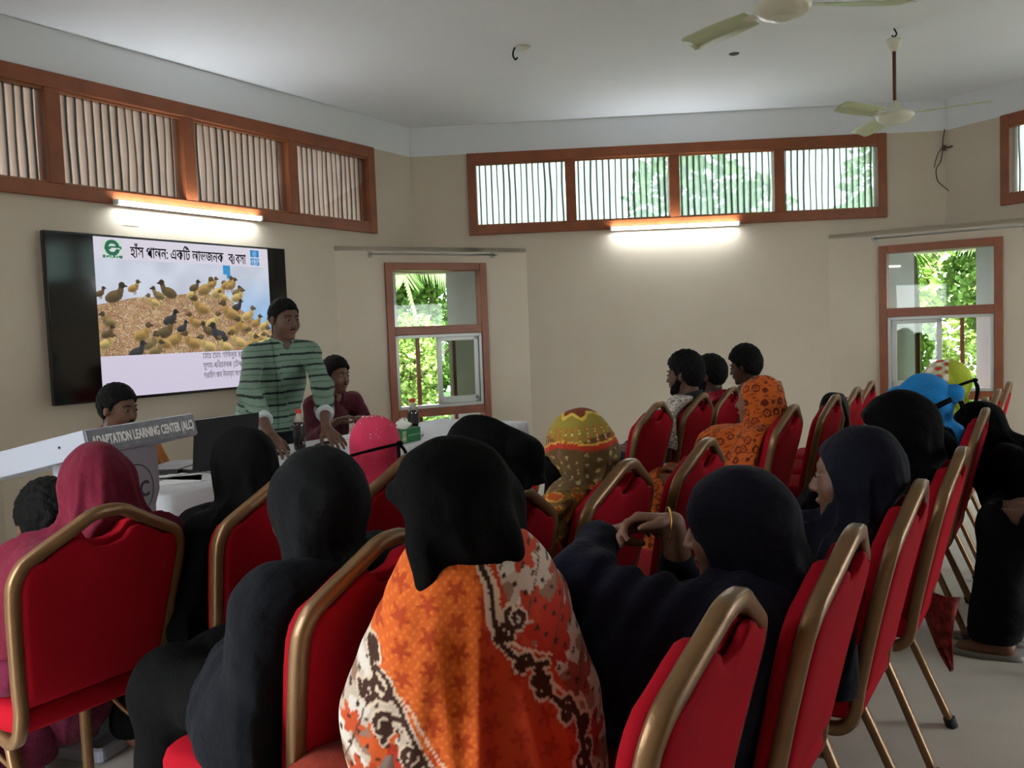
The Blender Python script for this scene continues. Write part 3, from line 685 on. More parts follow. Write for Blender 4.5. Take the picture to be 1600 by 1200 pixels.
# ================================================================== lectern
lec_m = mat('lectern_white', 'a3a8b4', .4, var=.03, vscale=4, spec=.5); navy_m = mat('logo_navy', '20264a', .5); sign_m = mat('sign_silver', '80858f', .5, var=.3, vscale=40)
P1 = Vector((-.08, -5.87, 0)); P2 = Vector((.04, -5.35, 0)); lw = (P2 - P1).length; ang = math.atan2(P2.y - P1.y, P2.x - P1.x)
lc = empty('lectern', P1, ang, 'white lectern with silver name strip and round navy emblem', 'lectern')
sl_ = math.atan(.205); Mx = Matrix.Translation((0, 0, 1.08)) @ Matrix.Rotation(-sl_, 4, 'X')
b = MB(); b.box(0, lw, 0, .66, -.083, 0, Mx); b.build('slanted_top', lec_m, lc, bevel=.004)
b = MB(); b.box(.006, lw - .004, -.006, .001, -.078, -.004, Mx); ns = b.build('name_strip', sign_m, lc, bevel=.001)
text_on('strip_letters', 'ADAPTATION LEARNING CENTER (ALC)', .044, Mx @ Matrix.Translation((.022, -.0075, -.056)), mat('strip_letter_white', 'ffffff', .4), ns, lw - .04, .0008, bold=.0014)
cp = [(.075, .0), (.075, .06), (.10, .06), (.10, .76), (.075, .81), (.075, .985), (lw - .075, .985), (lw - .075, .81), (lw - .10, .76), (lw - .10, .06), (lw - .075, .06), (lw - .075, 0)]
b = MB(); b.prism([(x, z) for x, z in cp], .10, .20); b.build('column', lec_m, lc, bevel=.004)
MB().rbox(.02, lw - .02, .03, .34, 0, .05, .02).build('base_plate', lec_m, lc)
ring = MB(); cxl, czl = .335, .83
for a0 in range(48):
    a, a2 = 2 * math.pi * a0 / 48, 2 * math.pi * (a0 + 1) / 48
    ring.raw([(cxl + .090 * math.cos(a), .0985, czl + .090 * math.sin(a)), (cxl + .090 * math.cos(a2), .0985, czl + .090 * math.sin(a2)), (cxl + .086 * math.cos(a2), .0985, czl + .086 * math.sin(a2)), (cxl + .086 * math.cos(a), .0985, czl + .086 * math.sin(a))], [(0, 1, 2, 3)])
em = ring.build('round_emblem', navy_m, lc)
text_on('emblem_letters', 'ALC', .078, Matrix.Translation((cxl - .068, .0985, czl - .03)), navy_m, em, .136, .0005, bold=.0016)
for x, y in ((.0, .10), (.0, .36), (.0, .6)):
    MB().lathe([(.004, 0), (.004, .002)], 8, Mx @ Matrix.Translation((-.0005, y, -.035)) @ Matrix.Rotation(math.radians(-90), 4, 'Y')).build('screw', blk_m, lc)
# ================================================================== curtain rods, wall bits
def rod(i, x0, x1, z, label):
    M, ln = bays[i]; t = empty('curtain_rod', M @ Vector(((x0 + x1) / 2, 0, z)), 0, label, 'curtain rod', 'steel curtain rods over the tall windows'); Mi = Matrix.Translation(-t.location) @ M
    MB().tube([Mi @ Vector((x0, -.07, z)), Mi @ Vector((x1, -.07, z))], .0085, 10).build('pole', steel_m, t, True)
    for x in (x0 + .015, x1 - .015):
        b = MB(); b.tube([Mi @ Vector((x, .0, z)), Mi @ Vector((x, -.085, z))], .008, 8); b.rbox(x - .018, x + .018, -.006, .0, z - .028, z + .028, .005, Mi); b.build('bracket', steel_m, t)
rod(1, .31, 1.555, 2.078, 'thin steel curtain rod over the window near the television')
rod(2, .40, 1.72, 2.075, 'thin steel curtain rod over the window on the right')
o = MB().box(L - 3.10, L - 2.975, -.004, 0, 2.165, 2.195, M0).build('paper_scrap', mat('paper', 'e4e5e6')); tag(o, 'small white paper scrap stuck to the wall above the television', 'paper')
wr = empty('loose_wiring', (L - .015, -.02, 3.06), 0, 'dark loose wires dangling from the wall corner right of the far high windows', 'wire')
def rel(o, pts): return [Vector(p) - o.location for p in pts]
X, Y = L, -.03
dk = mat('old_wire', '3c352c', .7)
MB().tube(rel(wr, smooth_path([(X - .02, Y, 3.09), (X - .035, Y, 3.0), (X - .04, Y, 2.93), (X - .06, Y - .01, 2.8), (X - .10, Y, 2.72), (X - .09, Y, 2.62), (X - .05, Y, 2.57), (X + .0, Y - .03, 2.51)], 5)), .005, 6).build('cable', dk, wr, True)
MB().tube(rel(wr, smooth_path([(X - .04, Y, 2.93), (X - .09, Y, 2.85), (X - .12, Y, 2.74)], 5)), .004, 6).build('cable', dk, wr, True)
MB().tube(rel(wr, smooth_path([(X - .04, Y, 2.93), (X + .0, Y - .03, 2.915), (X + .03, Y - .05, 2.92)], 5)), .007, 6).build('stub', dk, wr, True)
MB().rbox(-.03, .0, -.03, -.005, -.17, -.12, .006).build('socket', dk, wr)
# ================================================================== ceiling fans and fittings
fan_m = mat('fan_cream', 'd8d6c6', .3, spec=.5, coat=.3); blade_m = mat('fan_blade', 'c3cba6', .35); rust_m = mat('fan_rod_brown', '5e2c1c', .4)
def fan(x, y, zm, a0, label):
    t = empty('ceiling_fan', (x, y, zm), 0, label, 'ceiling fan', 'ceiling fans'); h = ZC - zm
    MB().lathe([(.02, -.052), (.06, -.05), (.098, -.038), (.125, -.012), (.13, .004), (.122, .018), (.095, .03), (.06, .04), (.045, .075), (.03, .10), (.018, .105)], 36).build('motor', fan_m, t, True)
    MB().lathe([(.03, -.060), (.055, -.056), (.058, -.050), (.03, -.048)], 28).build('motor_cap', fan_m, t, True)
    MB().tube([(0, 0, .09), (0, 0, h - .13)], .0125, 12).build('down_rod', rust_m, t, True)
    MB().lathe([(.02, h - .16), (.035, h - .13), (.052, h - .09), (.054, h - .075), (.03, h - .07)], 24).build('canopy', fan_m, t, True)
    b = MB(); b.tube(smooth_path([(0, 0, h), (.012, 0, h - .02), (.018, 0, h - .04), (0, 0, h - .06), (-.014, 0, h - .045)], 4), .006, 8); b.tube([(0, 0, h - .08), (0, 0, h - .055)], .006, 8); b.build('ceiling_hook', blk_m, t, True)
    for k in range(3):
        Mk = Matrix.Rotation(a0 + k * 2 * math.pi / 3, 4, 'Z')
        MB().box(.10, .22, -.022, .022, .006, .010, Mk @ Matrix.Translation((0, 0, 0)) @ Matrix.Rotation(.12, 4, 'X')).build('blade_arm', fan_m, t)
        V = []; n = 14
        for i in range(n + 1):
            u = i / n; w = .055 + .02 * math.sin(u * 2.6); w *= (1 if u < .94 else .75)
            for sg, dz in ((-1, -.008), (0, .004), (1, .0)): V.append(Mk @ Vector((.18 + .42 * u, sg * w, .012 + dz + sg * .012)))
        F = [(i * 3 + j, (i + 1) * 3 + j, (i + 1) * 3 + j + 1, i * 3 + j + 1) for i in range(n) for j in range(2)]
        o = link_mesh('blade', V, F, blade_m, t, True); s_ = o.modifiers.new('t', 'SOLIDIFY'); s_.thickness = .003
fan(3.82, -2.12, 2.76, math.radians(-25), 'ceiling fan on a brown rod near the far right of the ceiling')
fan(2.46, -4.38, 2.76, math.radians(6), 'ceiling fan in the middle of the room, cut off by the top of the picture')
p = atz(805, 74, ZC); hk = empty('hook_rose', p, 0, 'white ceiling rose with a bare black hook near the middle of the ceiling', 'hook')
MB().lathe([(.02, -.035), (.03, -.03), (.045, -.012), (.05, 0)], 20, Matrix.Translation((.06, 0, 0))).build('rose', fan_m, hk, True)
MB().tube(smooth_path([(0, 0, 0), (-.012, 0, -.02), (-.018, 0, -.055), (-.002, 0, -.085), (.014, 0, -.07)], 5), .007, 8).build('hook', blk_m, hk, True)
p = atz(1147, 84, ZC); o = MB().lathe([(.03, -.006), (.035, -.004), (.04, 0)], 18).build('conduit_opening', mat('conduit_dark', '3a3a38', .8)); o.location = p; tag(o, 'small dark round conduit opening in the ceiling left of the fan', 'conduit opening')
# black strap over chair T
p = chairs['T']; o = MB().tube([p.matrix_basis @ Vector(v) for v in smooth_path([(.02, -.19, .60), (.05, -.2, .80), (.07, -.225, .915), (.09, -.28, .925), (.13, -.30, .90), (.17, -.31, .80), (.18, -.29, .64)], 6)], 0, 10, flat=(.011, .02)).build('bag_strap', mat('black_cloth_strap', '121212', .8)); tag(o, 'black bag strap hanging over the corner of an empty chair in the second row', 'strap')
# ================================================================== smooth bodies and cloth grown from distance fields
def A_(v): return np.array([v[0], v[1], v[2]], dtype=np.float64)
def cone(P, a, b, ra, rb):
    a = A_(a); b = A_(b); ba = b - a; pa = P - a; h = np.clip(pa @ ba / max(1e-9, ba @ ba), 0, 1)
    return np.linalg.norm(pa - h[:, None] * ba, axis=1) - (ra + h * (rb - ra))
def elli(P, c, r, Rm=None):
    q = P - A_(c)
    if Rm is not None: q = q @ Rm
    r = np.array(r, dtype=float); k0 = np.linalg.norm(q / r, axis=1); k1 = np.linalg.norm(q / (r * r), axis=1) + 1e-9
    return k0 * (k0 - 1) / k1
def smin(a, b, k):
    h = np.clip(.5 + .5 * (b - a) / k, 0, 1); return b + (a - b) * h - k * h * (1 - h)
def smax(a, b, k): return -smin(-a, -b, k)
def union(P, prims, k):
    d = None
    for p in prims:
        kk = p[-1] if len(p) > 5 and p[0] == 'c' and len(p) == 6 else k
        e = cone(P, p[1], p[2], p[3], p[4]) if p[0] == 'c' else elli(P, p[1], p[2], p[3] if len(p) > 3 else None)
        d = e if d is None else smin(d, e, kk)
    return d
def sdf_mesh(name, fn, lo, hi, res, m, parent=None, colour=None, slack=.03):
    lo = np.array(lo, float); hi = np.array(hi, float); B = 4
    n = (np.ceil((hi - lo) / res / B).astype(int) + 1) * B
    nb = n // B; bs = res * B
    g = [lo[i] + (np.arange(nb[i]) + .5) * bs for i in range(3)]
    C = np.stack(np.meshgrid(*g, indexing='ij'), -1).reshape(-1, 3); dc = fn(C).reshape(nb)
    act = np.abs(dc) < bs * .9 + slack
    full = np.repeat(np.repeat(np.repeat(act, B, 0), B, 1), B, 2); sg = np.repeat(np.repeat(np.repeat(np.where(dc < 0, -1., 1.), B, 0), B, 1), B, 2)
    idx = np.argwhere(full); V = sg
    out = np.empty(len(idx))
    for i in range(0, len(idx), 400000): out[i:i + 400000] = fn(lo + idx[i:i + 400000] * res)
    V[idx[:, 0], idx[:, 1], idx[:, 2]] = out
    V[0] = V[-1] = 1; V[:, 0] = V[:, -1] = 1; V[:, :, 0] = V[:, :, -1] = 1
    ins = V < 0
    s = ins[:-1, :-1, :-1].astype(np.int8)
    for a in (0, 1):
        for b in (0, 1):
            for c in (0, 1):
                if a + b + c: s = s + ins[a:ins.shape[0] - 1 + a, b:ins.shape[1] - 1 + b, c:ins.shape[2] - 1 + c]
    cells = np.argwhere((s > 0) & (s < 8)); cid = -np.ones(s.shape, dtype=np.int64); cid[tuple(cells.T)] = np.arange(len(cells))
    acc = np.zeros((len(cells), 3)); cnt = np.zeros(len(cells)); cor = [(a, b, c) for a in (0, 1) for b in (0, 1) for c in (0, 1)]
    for i, p in enumerate(cor):
        for q in cor[i + 1:]:
            if sum(abs(p[k] - q[k]) for k in range(3)) != 1: continue
            va = V[cells[:, 0] + p[0], cells[:, 1] + p[1], cells[:, 2] + p[2]]; vb = V[cells[:, 0] + q[0], cells[:, 1] + q[1], cells[:, 2] + q[2]]
            m_ = (va < 0) != (vb < 0); t = np.where(m_, va / np.where(m_, va - vb, 1), 0)
            pos = np.array(p) + t[:, None] * (np.array(q) - np.array(p)); acc += pos * m_[:, None]; cnt += m_
    verts = lo + (cells + acc / np.maximum(cnt, 1)[:, None]) * res
    quads = []
    for ax in range(3):
        e = [slice(None)] * 3; f = [slice(None)] * 3; e[ax] = slice(0, -1); f[ax] = slice(1, None)
        a = ins[tuple(e)]; b = ins[tuple(f)]; ed = np.argwhere(a != b); o1, o2 = [(1, 2), (2, 0), (0, 1)][ax]
        ok = (ed[:, o1] > 0) & (ed[:, o2] > 0) & (ed[:, o1] < n[o1] - 1) & (ed[:, o2] < n[o2] - 1); ed = ed[ok]
        def cc(d1, d2):
            q = ed.copy(); q[:, o1] -= d1; q[:, o2] -= d2; return cid[q[:, 0], q[:, 1], q[:, 2]]
        Q = np.stack([cc(1, 1), cc(0, 1), cc(0, 0), cc(1, 0)], 1); fl = a[tuple(ed.T)]; Q[~fl] = Q[~fl][:, ::-1]; quads.append(Q)
    F = np.concatenate(quads); F = F[(F >= 0).all(1)]
    # two rounds of light smoothing
    for _ in range(1):
        sm = np.zeros_like(verts); ct = np.zeros(len(verts))
        for k in range(4): np.add.at(sm, F[:, k], verts[F[:, (k + 1) % 4]]); np.add.at(ct, F[:, k], 1)
        verts = verts * .5 + .5 * sm / np.maximum(ct, 1)[:, None]
    o = link_mesh(name, verts, F, m, parent, True)
    if colour is not None and len(o.data.vertices) == len(verts):
        c = colour(verts); c = np.where(c > .04045, ((np.clip(c, 0, 1) + .055) / 1.055) ** 2.4, c / 12.92)
        at = o.data.attributes.new('picture', 'FLOAT_COLOR', 'POINT'); at.data.foreach_set('color', np.concatenate([c, np.ones((len(c), 1))], 1).astype(np.float32).ravel())
    return o
def rot(yaw=0, pitch=0, roll=0):           # head frame: columns are its axes in the figure's frame (yaw + = to the figure's left, pitch + = looking down)
    return np.array(Matrix.Rotation(yaw, 3, 'Z') @ Matrix.Rotation(-pitch, 3, 'X') @ Matrix.Rotation(roll, 3, 'Y'))
def skin(tone): return mat('skin_' + tone, tone, .5, var=.10, vscale=18, spec=.35)
hair_m = mat('black_hair', '070606', .75, var=.3, vscale=60, bump=.4, bscale=220, stretch=(1, 1, .25), spec=.15)
eye_m = mat('eye_white', '6a645c', .6, spec=.1); iris_m = mat('eye_iris', '1a100c', .2); lip_m = mat('lips', '6d3a32', .5); nail_m = mat('finger_nail', 'b98f7a', .35)
def head_sdf(P, Hc, Rh, hk=1.0):
    q = (P - A_(Hc)) @ Rh / hk
    def E(c, r): return elli(q, c, r)
    x, y, z = q[:, 0], q[:, 1], q[:, 2]; ax = np.abs(x); qa = np.stack([ax, y, z], 1)
    d = E((0, -.012, .025), (.074, .094, .088)); d = smin(d, E((0, .02, -.045), (.058, .066, .066)), .03)
    d = smin(d, elli(qa, (.034, .052, -.028), (.028, .03, .034)), .02)
    d = smin(d, cone(q, (0, .066, -.092), (0, .070, -.096), .020, .019), .02)
    d = smax(d, -elli(qa, (.031, .098, .006), (.021, .020, .013)), .012)
    d = smin(d, cone(qa, (.012, .083, .027), (.046, .070, .024), .0085, .007), .010)
    d = smin(d, cone(q, (0, .082, .012), (0, .103, -.030), .0075, .0115), .008)
    d = smin(d, cone(qa, (.010, .093, -.034), (.012, .088, -.034), .0075, .007), .006)
    d = smin(d, elli(qa, (.012, .083, -.058), (.015, .010, .006)), .006); d = smin(d, elli(q, (0, .082, -.068), (.019, .011, .006)), .006)
    d = smin(d, elli(qa, (.031, .074, .005), (.017, .012, .011)), .005)
    d = smin(d, elli(qa, (.079, -.008, -.006), (.009, .019, .030)), .008)
    return d * hk
def hand_prims(W, d, n, side, curl=(.3, .35, .4, .45), L_=.17, spread=.12, thumb=(.5, .5), rad=.0088):
    # W wrist, d pointing direction, n palm-facing direction, side toward the thumb
    d = np.array(d, float); d /= np.linalg.norm(d); n = np.array(n, float); n -= d * (n @ d); n /= np.linalg.norm(n); sd = np.cross(d, n); sd = sd if sd @ np.array(side, float) > 0 else -sd
    W = A_(W); pl = L_ * .50; pr = []; tips = []
    for i, (off, ln) in enumerate(((.030, .44), (.010, .49), (-.011, .46), (-.030, .37))):
        k = W + d * pl * (1 - .04 * i) + sd * off * L_ / .17
        pr.append(('c', W + sd * off * .45 + d * .005, k, .017 * L_ / .17, .0118 * L_ / .17))
        c = curl[i] if isinstance(curl, (tuple, list)) else curl; a = 0; p = k; dd = d + sd * spread * (1.5 - i) * .5; dd /= np.linalg.norm(dd)
        for j, fr in enumerate((.46, .30, .24)):
            a += c * (1.0 if j else .8); v = dd * math.cos(a) + n * math.sin(a); e = p + v * L_ * ln * fr
            pr.append(('c', p, e, rad * (1.1 - .12 * j) * L_ / .17, rad * (1.0 - .13 * j) * L_ / .17)); p = e
        tips.append((p, v))
    t0 = W + d * .018 + sd * .022 * L_ / .17; v = d * .55 + sd * .8 * (1 - thumb[0] * .5) + n * thumb[0]; v /= np.linalg.norm(v); t1 = t0 + v * .036 * L_ / .17
    v2 = v * .6 + d * .6 + n * thumb[1] * .5; v2 /= np.linalg.norm(v2); t2 = t1 + v2 * .03 * L_ / .17; v3 = v2 * .7 + d * .4 + n * thumb[1] * .3; v3 /= np.linalg.norm(v3); t3 = t2 + v3 * .022 * L_ / .17
    pr += [('c', t0, t1, .015 * L_ / .17, .0115 * L_ / .17), ('c', t1, t2, .0112 * L_ / .17, .0098 * L_ / .17), ('c', t2, t3, .0096 * L_ / .17, .0082 * L_ / .17)]
    return pr, tips
def folds(P, c, amp, n=11, seed=0, z0=None, z1=None, drift=4.0):
    a = np.arctan2(P[:, 0] - c[0], P[:, 1] - c[1]); z = P[:, 2]; s = seed * 1.7
    t1 = n * a * .5 + drift * z * .5 + s + .8 * np.sin(3 * a + s); t2 = (n * .5 + 2) * a - drift * .5 * z + 2 * s
    f = (1 - np.abs(np.sin(t1))) ** 1.6 * .9 + (1 - np.abs(np.sin(t2))) ** 2 * .5 + np.sin(5 * a + 9 * z + s) * .15 - .45
    w = np.ones(len(P))
    if z0 is not None: w = np.clip((z0 - z) / (z0 - z1), 0, 1)
    return amp * f * w
def crumple(P, amp, fr, seed=0):
    x, y, z = P[:, 0] * fr, P[:, 1] * fr, P[:, 2] * fr
    return amp * (np.sin(x + 1.7 * np.sin(z * .7 + seed) + seed) * np.sin(y * .9 + 1.1 * np.sin(x * .8)) + .5 * np.sin(1.9 * z + x * 1.3 + seed * 2) * np.sin(1.6 * y - z))
class Fig:
    def __init__(s, name, label, pos, rz, Hc, yaw=0, pitch=0, roll=0, tone='6b4836', k=1.0, male=False, sit=True, twist=0, cat='person', group=None):
        s.root = empty('person', pos, rz, label, cat, group); s.k = k; s.male = male; s.tone = tone
        s.M = Matrix.Translation(pos) @ Matrix.Rotation(rz, 4, 'Z'); s.I = s.M.inverted(); s.Hc = np.array(s.I @ Hc); s.Rh = rot(yaw, pitch, roll)
        s.N = s.Hc + s.Rh @ np.array([0, -.028, -.115]) + np.array([0, -.006, -.04]); sw = (.168 if male else .150) * k
        ct, sn = math.cos(twist), math.sin(twist); s.tw = twist
        s.S = [s.N + np.array([g * sw * ct, g * sw * sn, -.035 * k]) for g in (-1, 1)]       # left shoulder (-x) first
        s.hip = np.array([0, -.04, .545]) if sit else np.array([0, 0, .90 * k])
        s.sit = sit
        if sit:
            s.hp = [s.hip + np.array([g * .085, .02, -.01]) for g in (-1, 1)]; q_ = .12 if male else .085; s.kn = [np.array([g * q_, .345, .525]) for g in (-1, 1)]; s.an = [np.array([g * q_, .36, .09]) for g in (-1, 1)]
        else:
            s.hp = [s.hip + np.array([g * .085, 0, -.02]) for g in (-1, 1)]; s.kn = [np.array([g * .10, .02, .48 * k]) for g in (-1, 1)]; s.an = [np.array([g * .11, -.02, .09]) for g in (-1, 1)]
        s.el = [s.S[i] + np.array([g * .07, .06, -.25 * k]) for i, g in enumerate((-1, 1))]; s.wr = [np.array([g * .07, .24, .60]) for g in (-1, 1)]
        s.hands = [None, None]; s.tips = []; s.off = None; s.hk = 1.0
    def L(s, p): return np.array(s.I @ p)
    def torso(s, g=0.0, b=1.0):
        c = s.hip * .38 + s.N * .62 + np.array([0, .0, -.03]); w = .105 if s.male else .095
        R = np.array(Matrix.Rotation(s.tw, 3, 'Z'))
        mid = s.hip * .75 + s.N * .25
        return [('e', c, ((.155 if s.male else .138) * s.k + g, w * 1.04 + g, .19 * s.k + g), R), ('e', mid + np.array([0, .02, 0]), (.135 * b + g, .105 * b + g, .14 + g)), ('e', s.hip, (.165 + g, .125 + g, .12 + g)),
                ('c', s.N + np.array([0, 0, -.005]), s.S[0], .050 + g * .8, .046 + g * .6), ('c', s.N + np.array([0, 0, -.005]), s.S[1], .050 + g * .8, .046 + g * .6)]
    def arm(s, i, g=0.0): return [('c', s.S[i], s.el[i], .048 + g, .040 + g), ('c', s.el[i], s.wr[i], .039 + g, .026 + g)]
    def legs(s, g=0.0):
        o = []
        for i in (0, 1): o += [('c', s.hp[i], s.kn[i], .082 + g, .056 + g), ('c', s.kn[i], s.an[i], .054 + g, .036 + g)]
        return o
    def bounds(s, pts, m): a = np.array(pts); return a.min(0) - m, a.max(0) + m
    def body(s, res=.008, hand=None, feet=True):
        pr = s.torso() + s.legs()
        for i in (0, 1): pr += s.arm(i)
        ft = [('c', s.an[i] + np.array([0, -.02, -.045]), s.an[i] + np.array([0, .13, -.062]), .034, .025) for i in (0, 1)]
        hp = []
        for i, g in enumerate((-1, 1)):
            if s.hands[i] is None:
                dv = s.wr[i] - s.el[i]; dv = dv / np.linalg.norm(dv); s.hands[i] = dict(d=dv + np.array([-g * .3, .3, 0]), n=(0, 0, -1), side=(-g, .3, 0))
            h = s.hands[i]; p_, t_ = hand_prims(s.wr[i], h['d'], h['n'], h['side'], h.get('curl', .28), h.get('L', .165 if not s.male else .18), h.get('spread', .12), h.get('thumb', (.35, .4))); hp.append(p_); s.tips.append(t_)
        nk = ('c', s.Hc + s.Rh @ np.array([0, -.025, -.06]), s.N + np.array([0, 0, .01]), .050 if s.male else .043, .056 if s.male else .05)
        def fn(P):
            d = smin(union(P, pr + ft, .035), union(P, [nk], .02), .03); d = s.clear(P, d, .014); d = smin(d, head_sdf(P, s.Hc, s.Rh, s.hk), .022)
            for h in hp: d = smin(d, union(P, h, .006), .012)
            return d
        pts = [s.Hc + np.array([0, 0, .13]), s.Hc - .13, s.Hc + .13] + s.an + [a + np.array([0, .16, -.09]) for a in s.an] + s.kn + s.el + s.wr + [t[0] for tt in s.tips for t in tt] + [s.hip - .15, s.hip + .15] + s.S
        lo, hi = s.bounds(pts, .07); lo[2] = max(lo[2], -.02)
        s.bd = sdf_mesh('body', fn, lo, hi, res, skin(s.tone), s.root); return s.bd
    def clear(s, P, d, m=0.):                    # keep clear of the chair the figure sits on
        if s.off is None: return d
        y = P[:, 1] + s.off; z = P[:, 2]; u = np.clip((z - .45) / .48, 0, 1.3); by = -.175 - .095 * u - .02 * u * u + np.interp(z, [.86, .92], [.054, .025]) + m
        inb = np.clip((z - .935) / .02, 0, 1) * .3 + np.clip((np.abs(P[:, 0]) - .25) / .03, 0, 1) * .3
        d = smax(d, by - inb - y, .012)
        box = np.maximum(np.maximum(np.abs(P[:, 0]) - .215, y - .225), z - .478); return smax(d, -box, .012)
    def eyes(s, brow=True):
        Mh = Matrix([list(r) for r in s.Rh]).to_4x4(); Mh = Matrix.Translation(s.Hc.tolist()) @ Mh
        for g in (-1, 1):
            e = MB().lathe([(.001, -.0115), (.008, -.008), (.0115, 0), (.008, .008), (.001, .0115)], 12, Mh @ Matrix.Translation((g * .031, .0785, .005)) @ Matrix.Scale(.62, 4, (0, 0, 1))).build('eye', eye_m, s.root, True)
            MB().lathe([(.0058, -.001), (.0058, .001), (.003, .002)], 10, Mh @ Matrix.Translation((g * .031, .0895, .005)) @ Matrix.Rotation(math.radians(-90), 4, 'X')).build('iris', iris_m, e)
            if brow:
                MB().tube([Mh @ Vector(v) for v in smooth_path([(g * .012, .0925, .026), (g * .03, .090, .031), (g * .05, .073, .025)], 4)], [.0025] * 3 + [.0035] * 3 + [.002] * 3, 6).build('eyebrow', hair_m, s.root, True)
        MB().tube([Mh @ Vector(v) for v in smooth_path([(-.022, .083, -.0645), (-.01, .0915, -.0625), (.01, .0915, -.0625), (.022, .083, -.0645)], 3)], [.002, .003, .004, .0045, .0045, .0045, .0045, .004, .003, .002], 6).build('lips', lip_m, s.root, True)
    def hair(s, vol=.012, front=.062, top=.0, seed=1, back=-.075, res=.005):
        def fn(P):
            q = (P - A_(s.Hc)) @ s.Rh; d = elli(q, (0, -.014, .028 + top * .3), (.075 + vol, .096 + vol, .088 + vol + top))
            # hairline plane from the forehead to the nape, with the temples cut back
            y, z, x = q[:, 1], q[:, 2], np.abs(q[:, 0])
            line = np.interp(y, [-.12, -.06, -.012, .012, .03, .06, .12], [back, back, -.015, -.012, .035, front - .012, front + .012]) + np.clip(x - .045, 0, 1) * np.where(y > .02, -.25, 0)
            d = smax(d, line - z, .008); d = smax(d, -elli(np.stack([x, y, z], 1), (.082, -.006, -.006), (.014, .022, .032)), .004)
            return d - crumple(P, .0035, 160, seed) - .0015
        lo = s.Hc - .15; hi = s.Hc + .16
        return sdf_mesh('hair', fn, lo, hi, res, hair_m, s.root)
    def whisker(s, kind):
        def fn(P):
            q = (P - A_(s.Hc)) @ s.Rh; x = np.abs(q[:, 0]); qa = np.stack([x, q[:, 1], q[:, 2]], 1)
            d = cone(qa, (.003, .0945, -.049), (.024, .083, -.056), .0045, .003)
            if kind == 'beard':
                hd = head_sdf(P, s.Hc, s.Rh) - .004; reg = smin(cone(qa, (.060, .012, -.03), (.050, .035, -.075), .018, .022), cone(qa, (.045, .045, -.078), (.0, .07, -.098), .024, .03), .02)
                reg = smax(reg, -elli(q, (0, .095, -.064), (.022, .03, .012)), .006); d = smin(d, smax(hd, reg, .004), .004)
            return d - crumple(P, .001, 300, 2)
        return sdf_mesh('beard' if kind == 'beard' else 'moustache', fn, s.Hc - .13, s.Hc + .13, .004, hair_m, s.root)
    def cloth(s, name, m, prims, k=.05, cut=None, res=.010, fold=None, colour=None, pad_=.06, extra=None):
        def fn(P):
            d = union(P, prims, k)
            if fold is not None: d = d - fold(P)
            if cut is not None: d = cut(P, d)
            return s.clear(P, d)
        pts = []
        for p in prims:
            if p[0] == 'c': pts += [A_(p[1]) - max(p[3], p[4]), A_(p[2]) - max(p[3], p[4]), A_(p[1]) + max(p[3], p[4]), A_(p[2]) + max(p[3], p[4])]
            else: r = max(p[2]); pts += [A_(p[1]) - r, A_(p[1]) + r]
        lo, hi = s.bounds(pts, pad_); lo[2] = max(lo[2], .012)
        return sdf_mesh(name, fn, lo, hi, res, m, s.root, colour)
# ================================================================== people
def on_plane(px, py, n, c):                # point of a sight line on the plane  n.p = c
    r = ray(px, py); n = Vector(n); return CP + r * ((c - n.dot(CP)) / n.dot(r))
def ats(px, py, s): return on_plane(px, py, (-.5, -H3, 0), s)
def att(px, py, t): return on_plane(px, py, (H3, -.5, 0), t)
cpos = {k: (s, t) for k, s, t, lab, rz in CH_}
def fabric(name, col, rough=.85, var=.12, sheen=.05, bump=.9, attr=None, bscale=11, spec=.2):
    return mat('cloth_' + name, col, rough, var=var if not attr else 0, vscale=7, sheen=sheen, bump=bump, bscale=bscale, spec=spec, attr=attr)
def lerp(a, b, t): return np.array(a) * (1 - t) + np.array(b) * t
def hex3(c): return np.array([int(c[i:i + 2], 16) / 255 for i in (0, 2, 4)])
def head_top(v): return v - Vector((0, 0, .128))
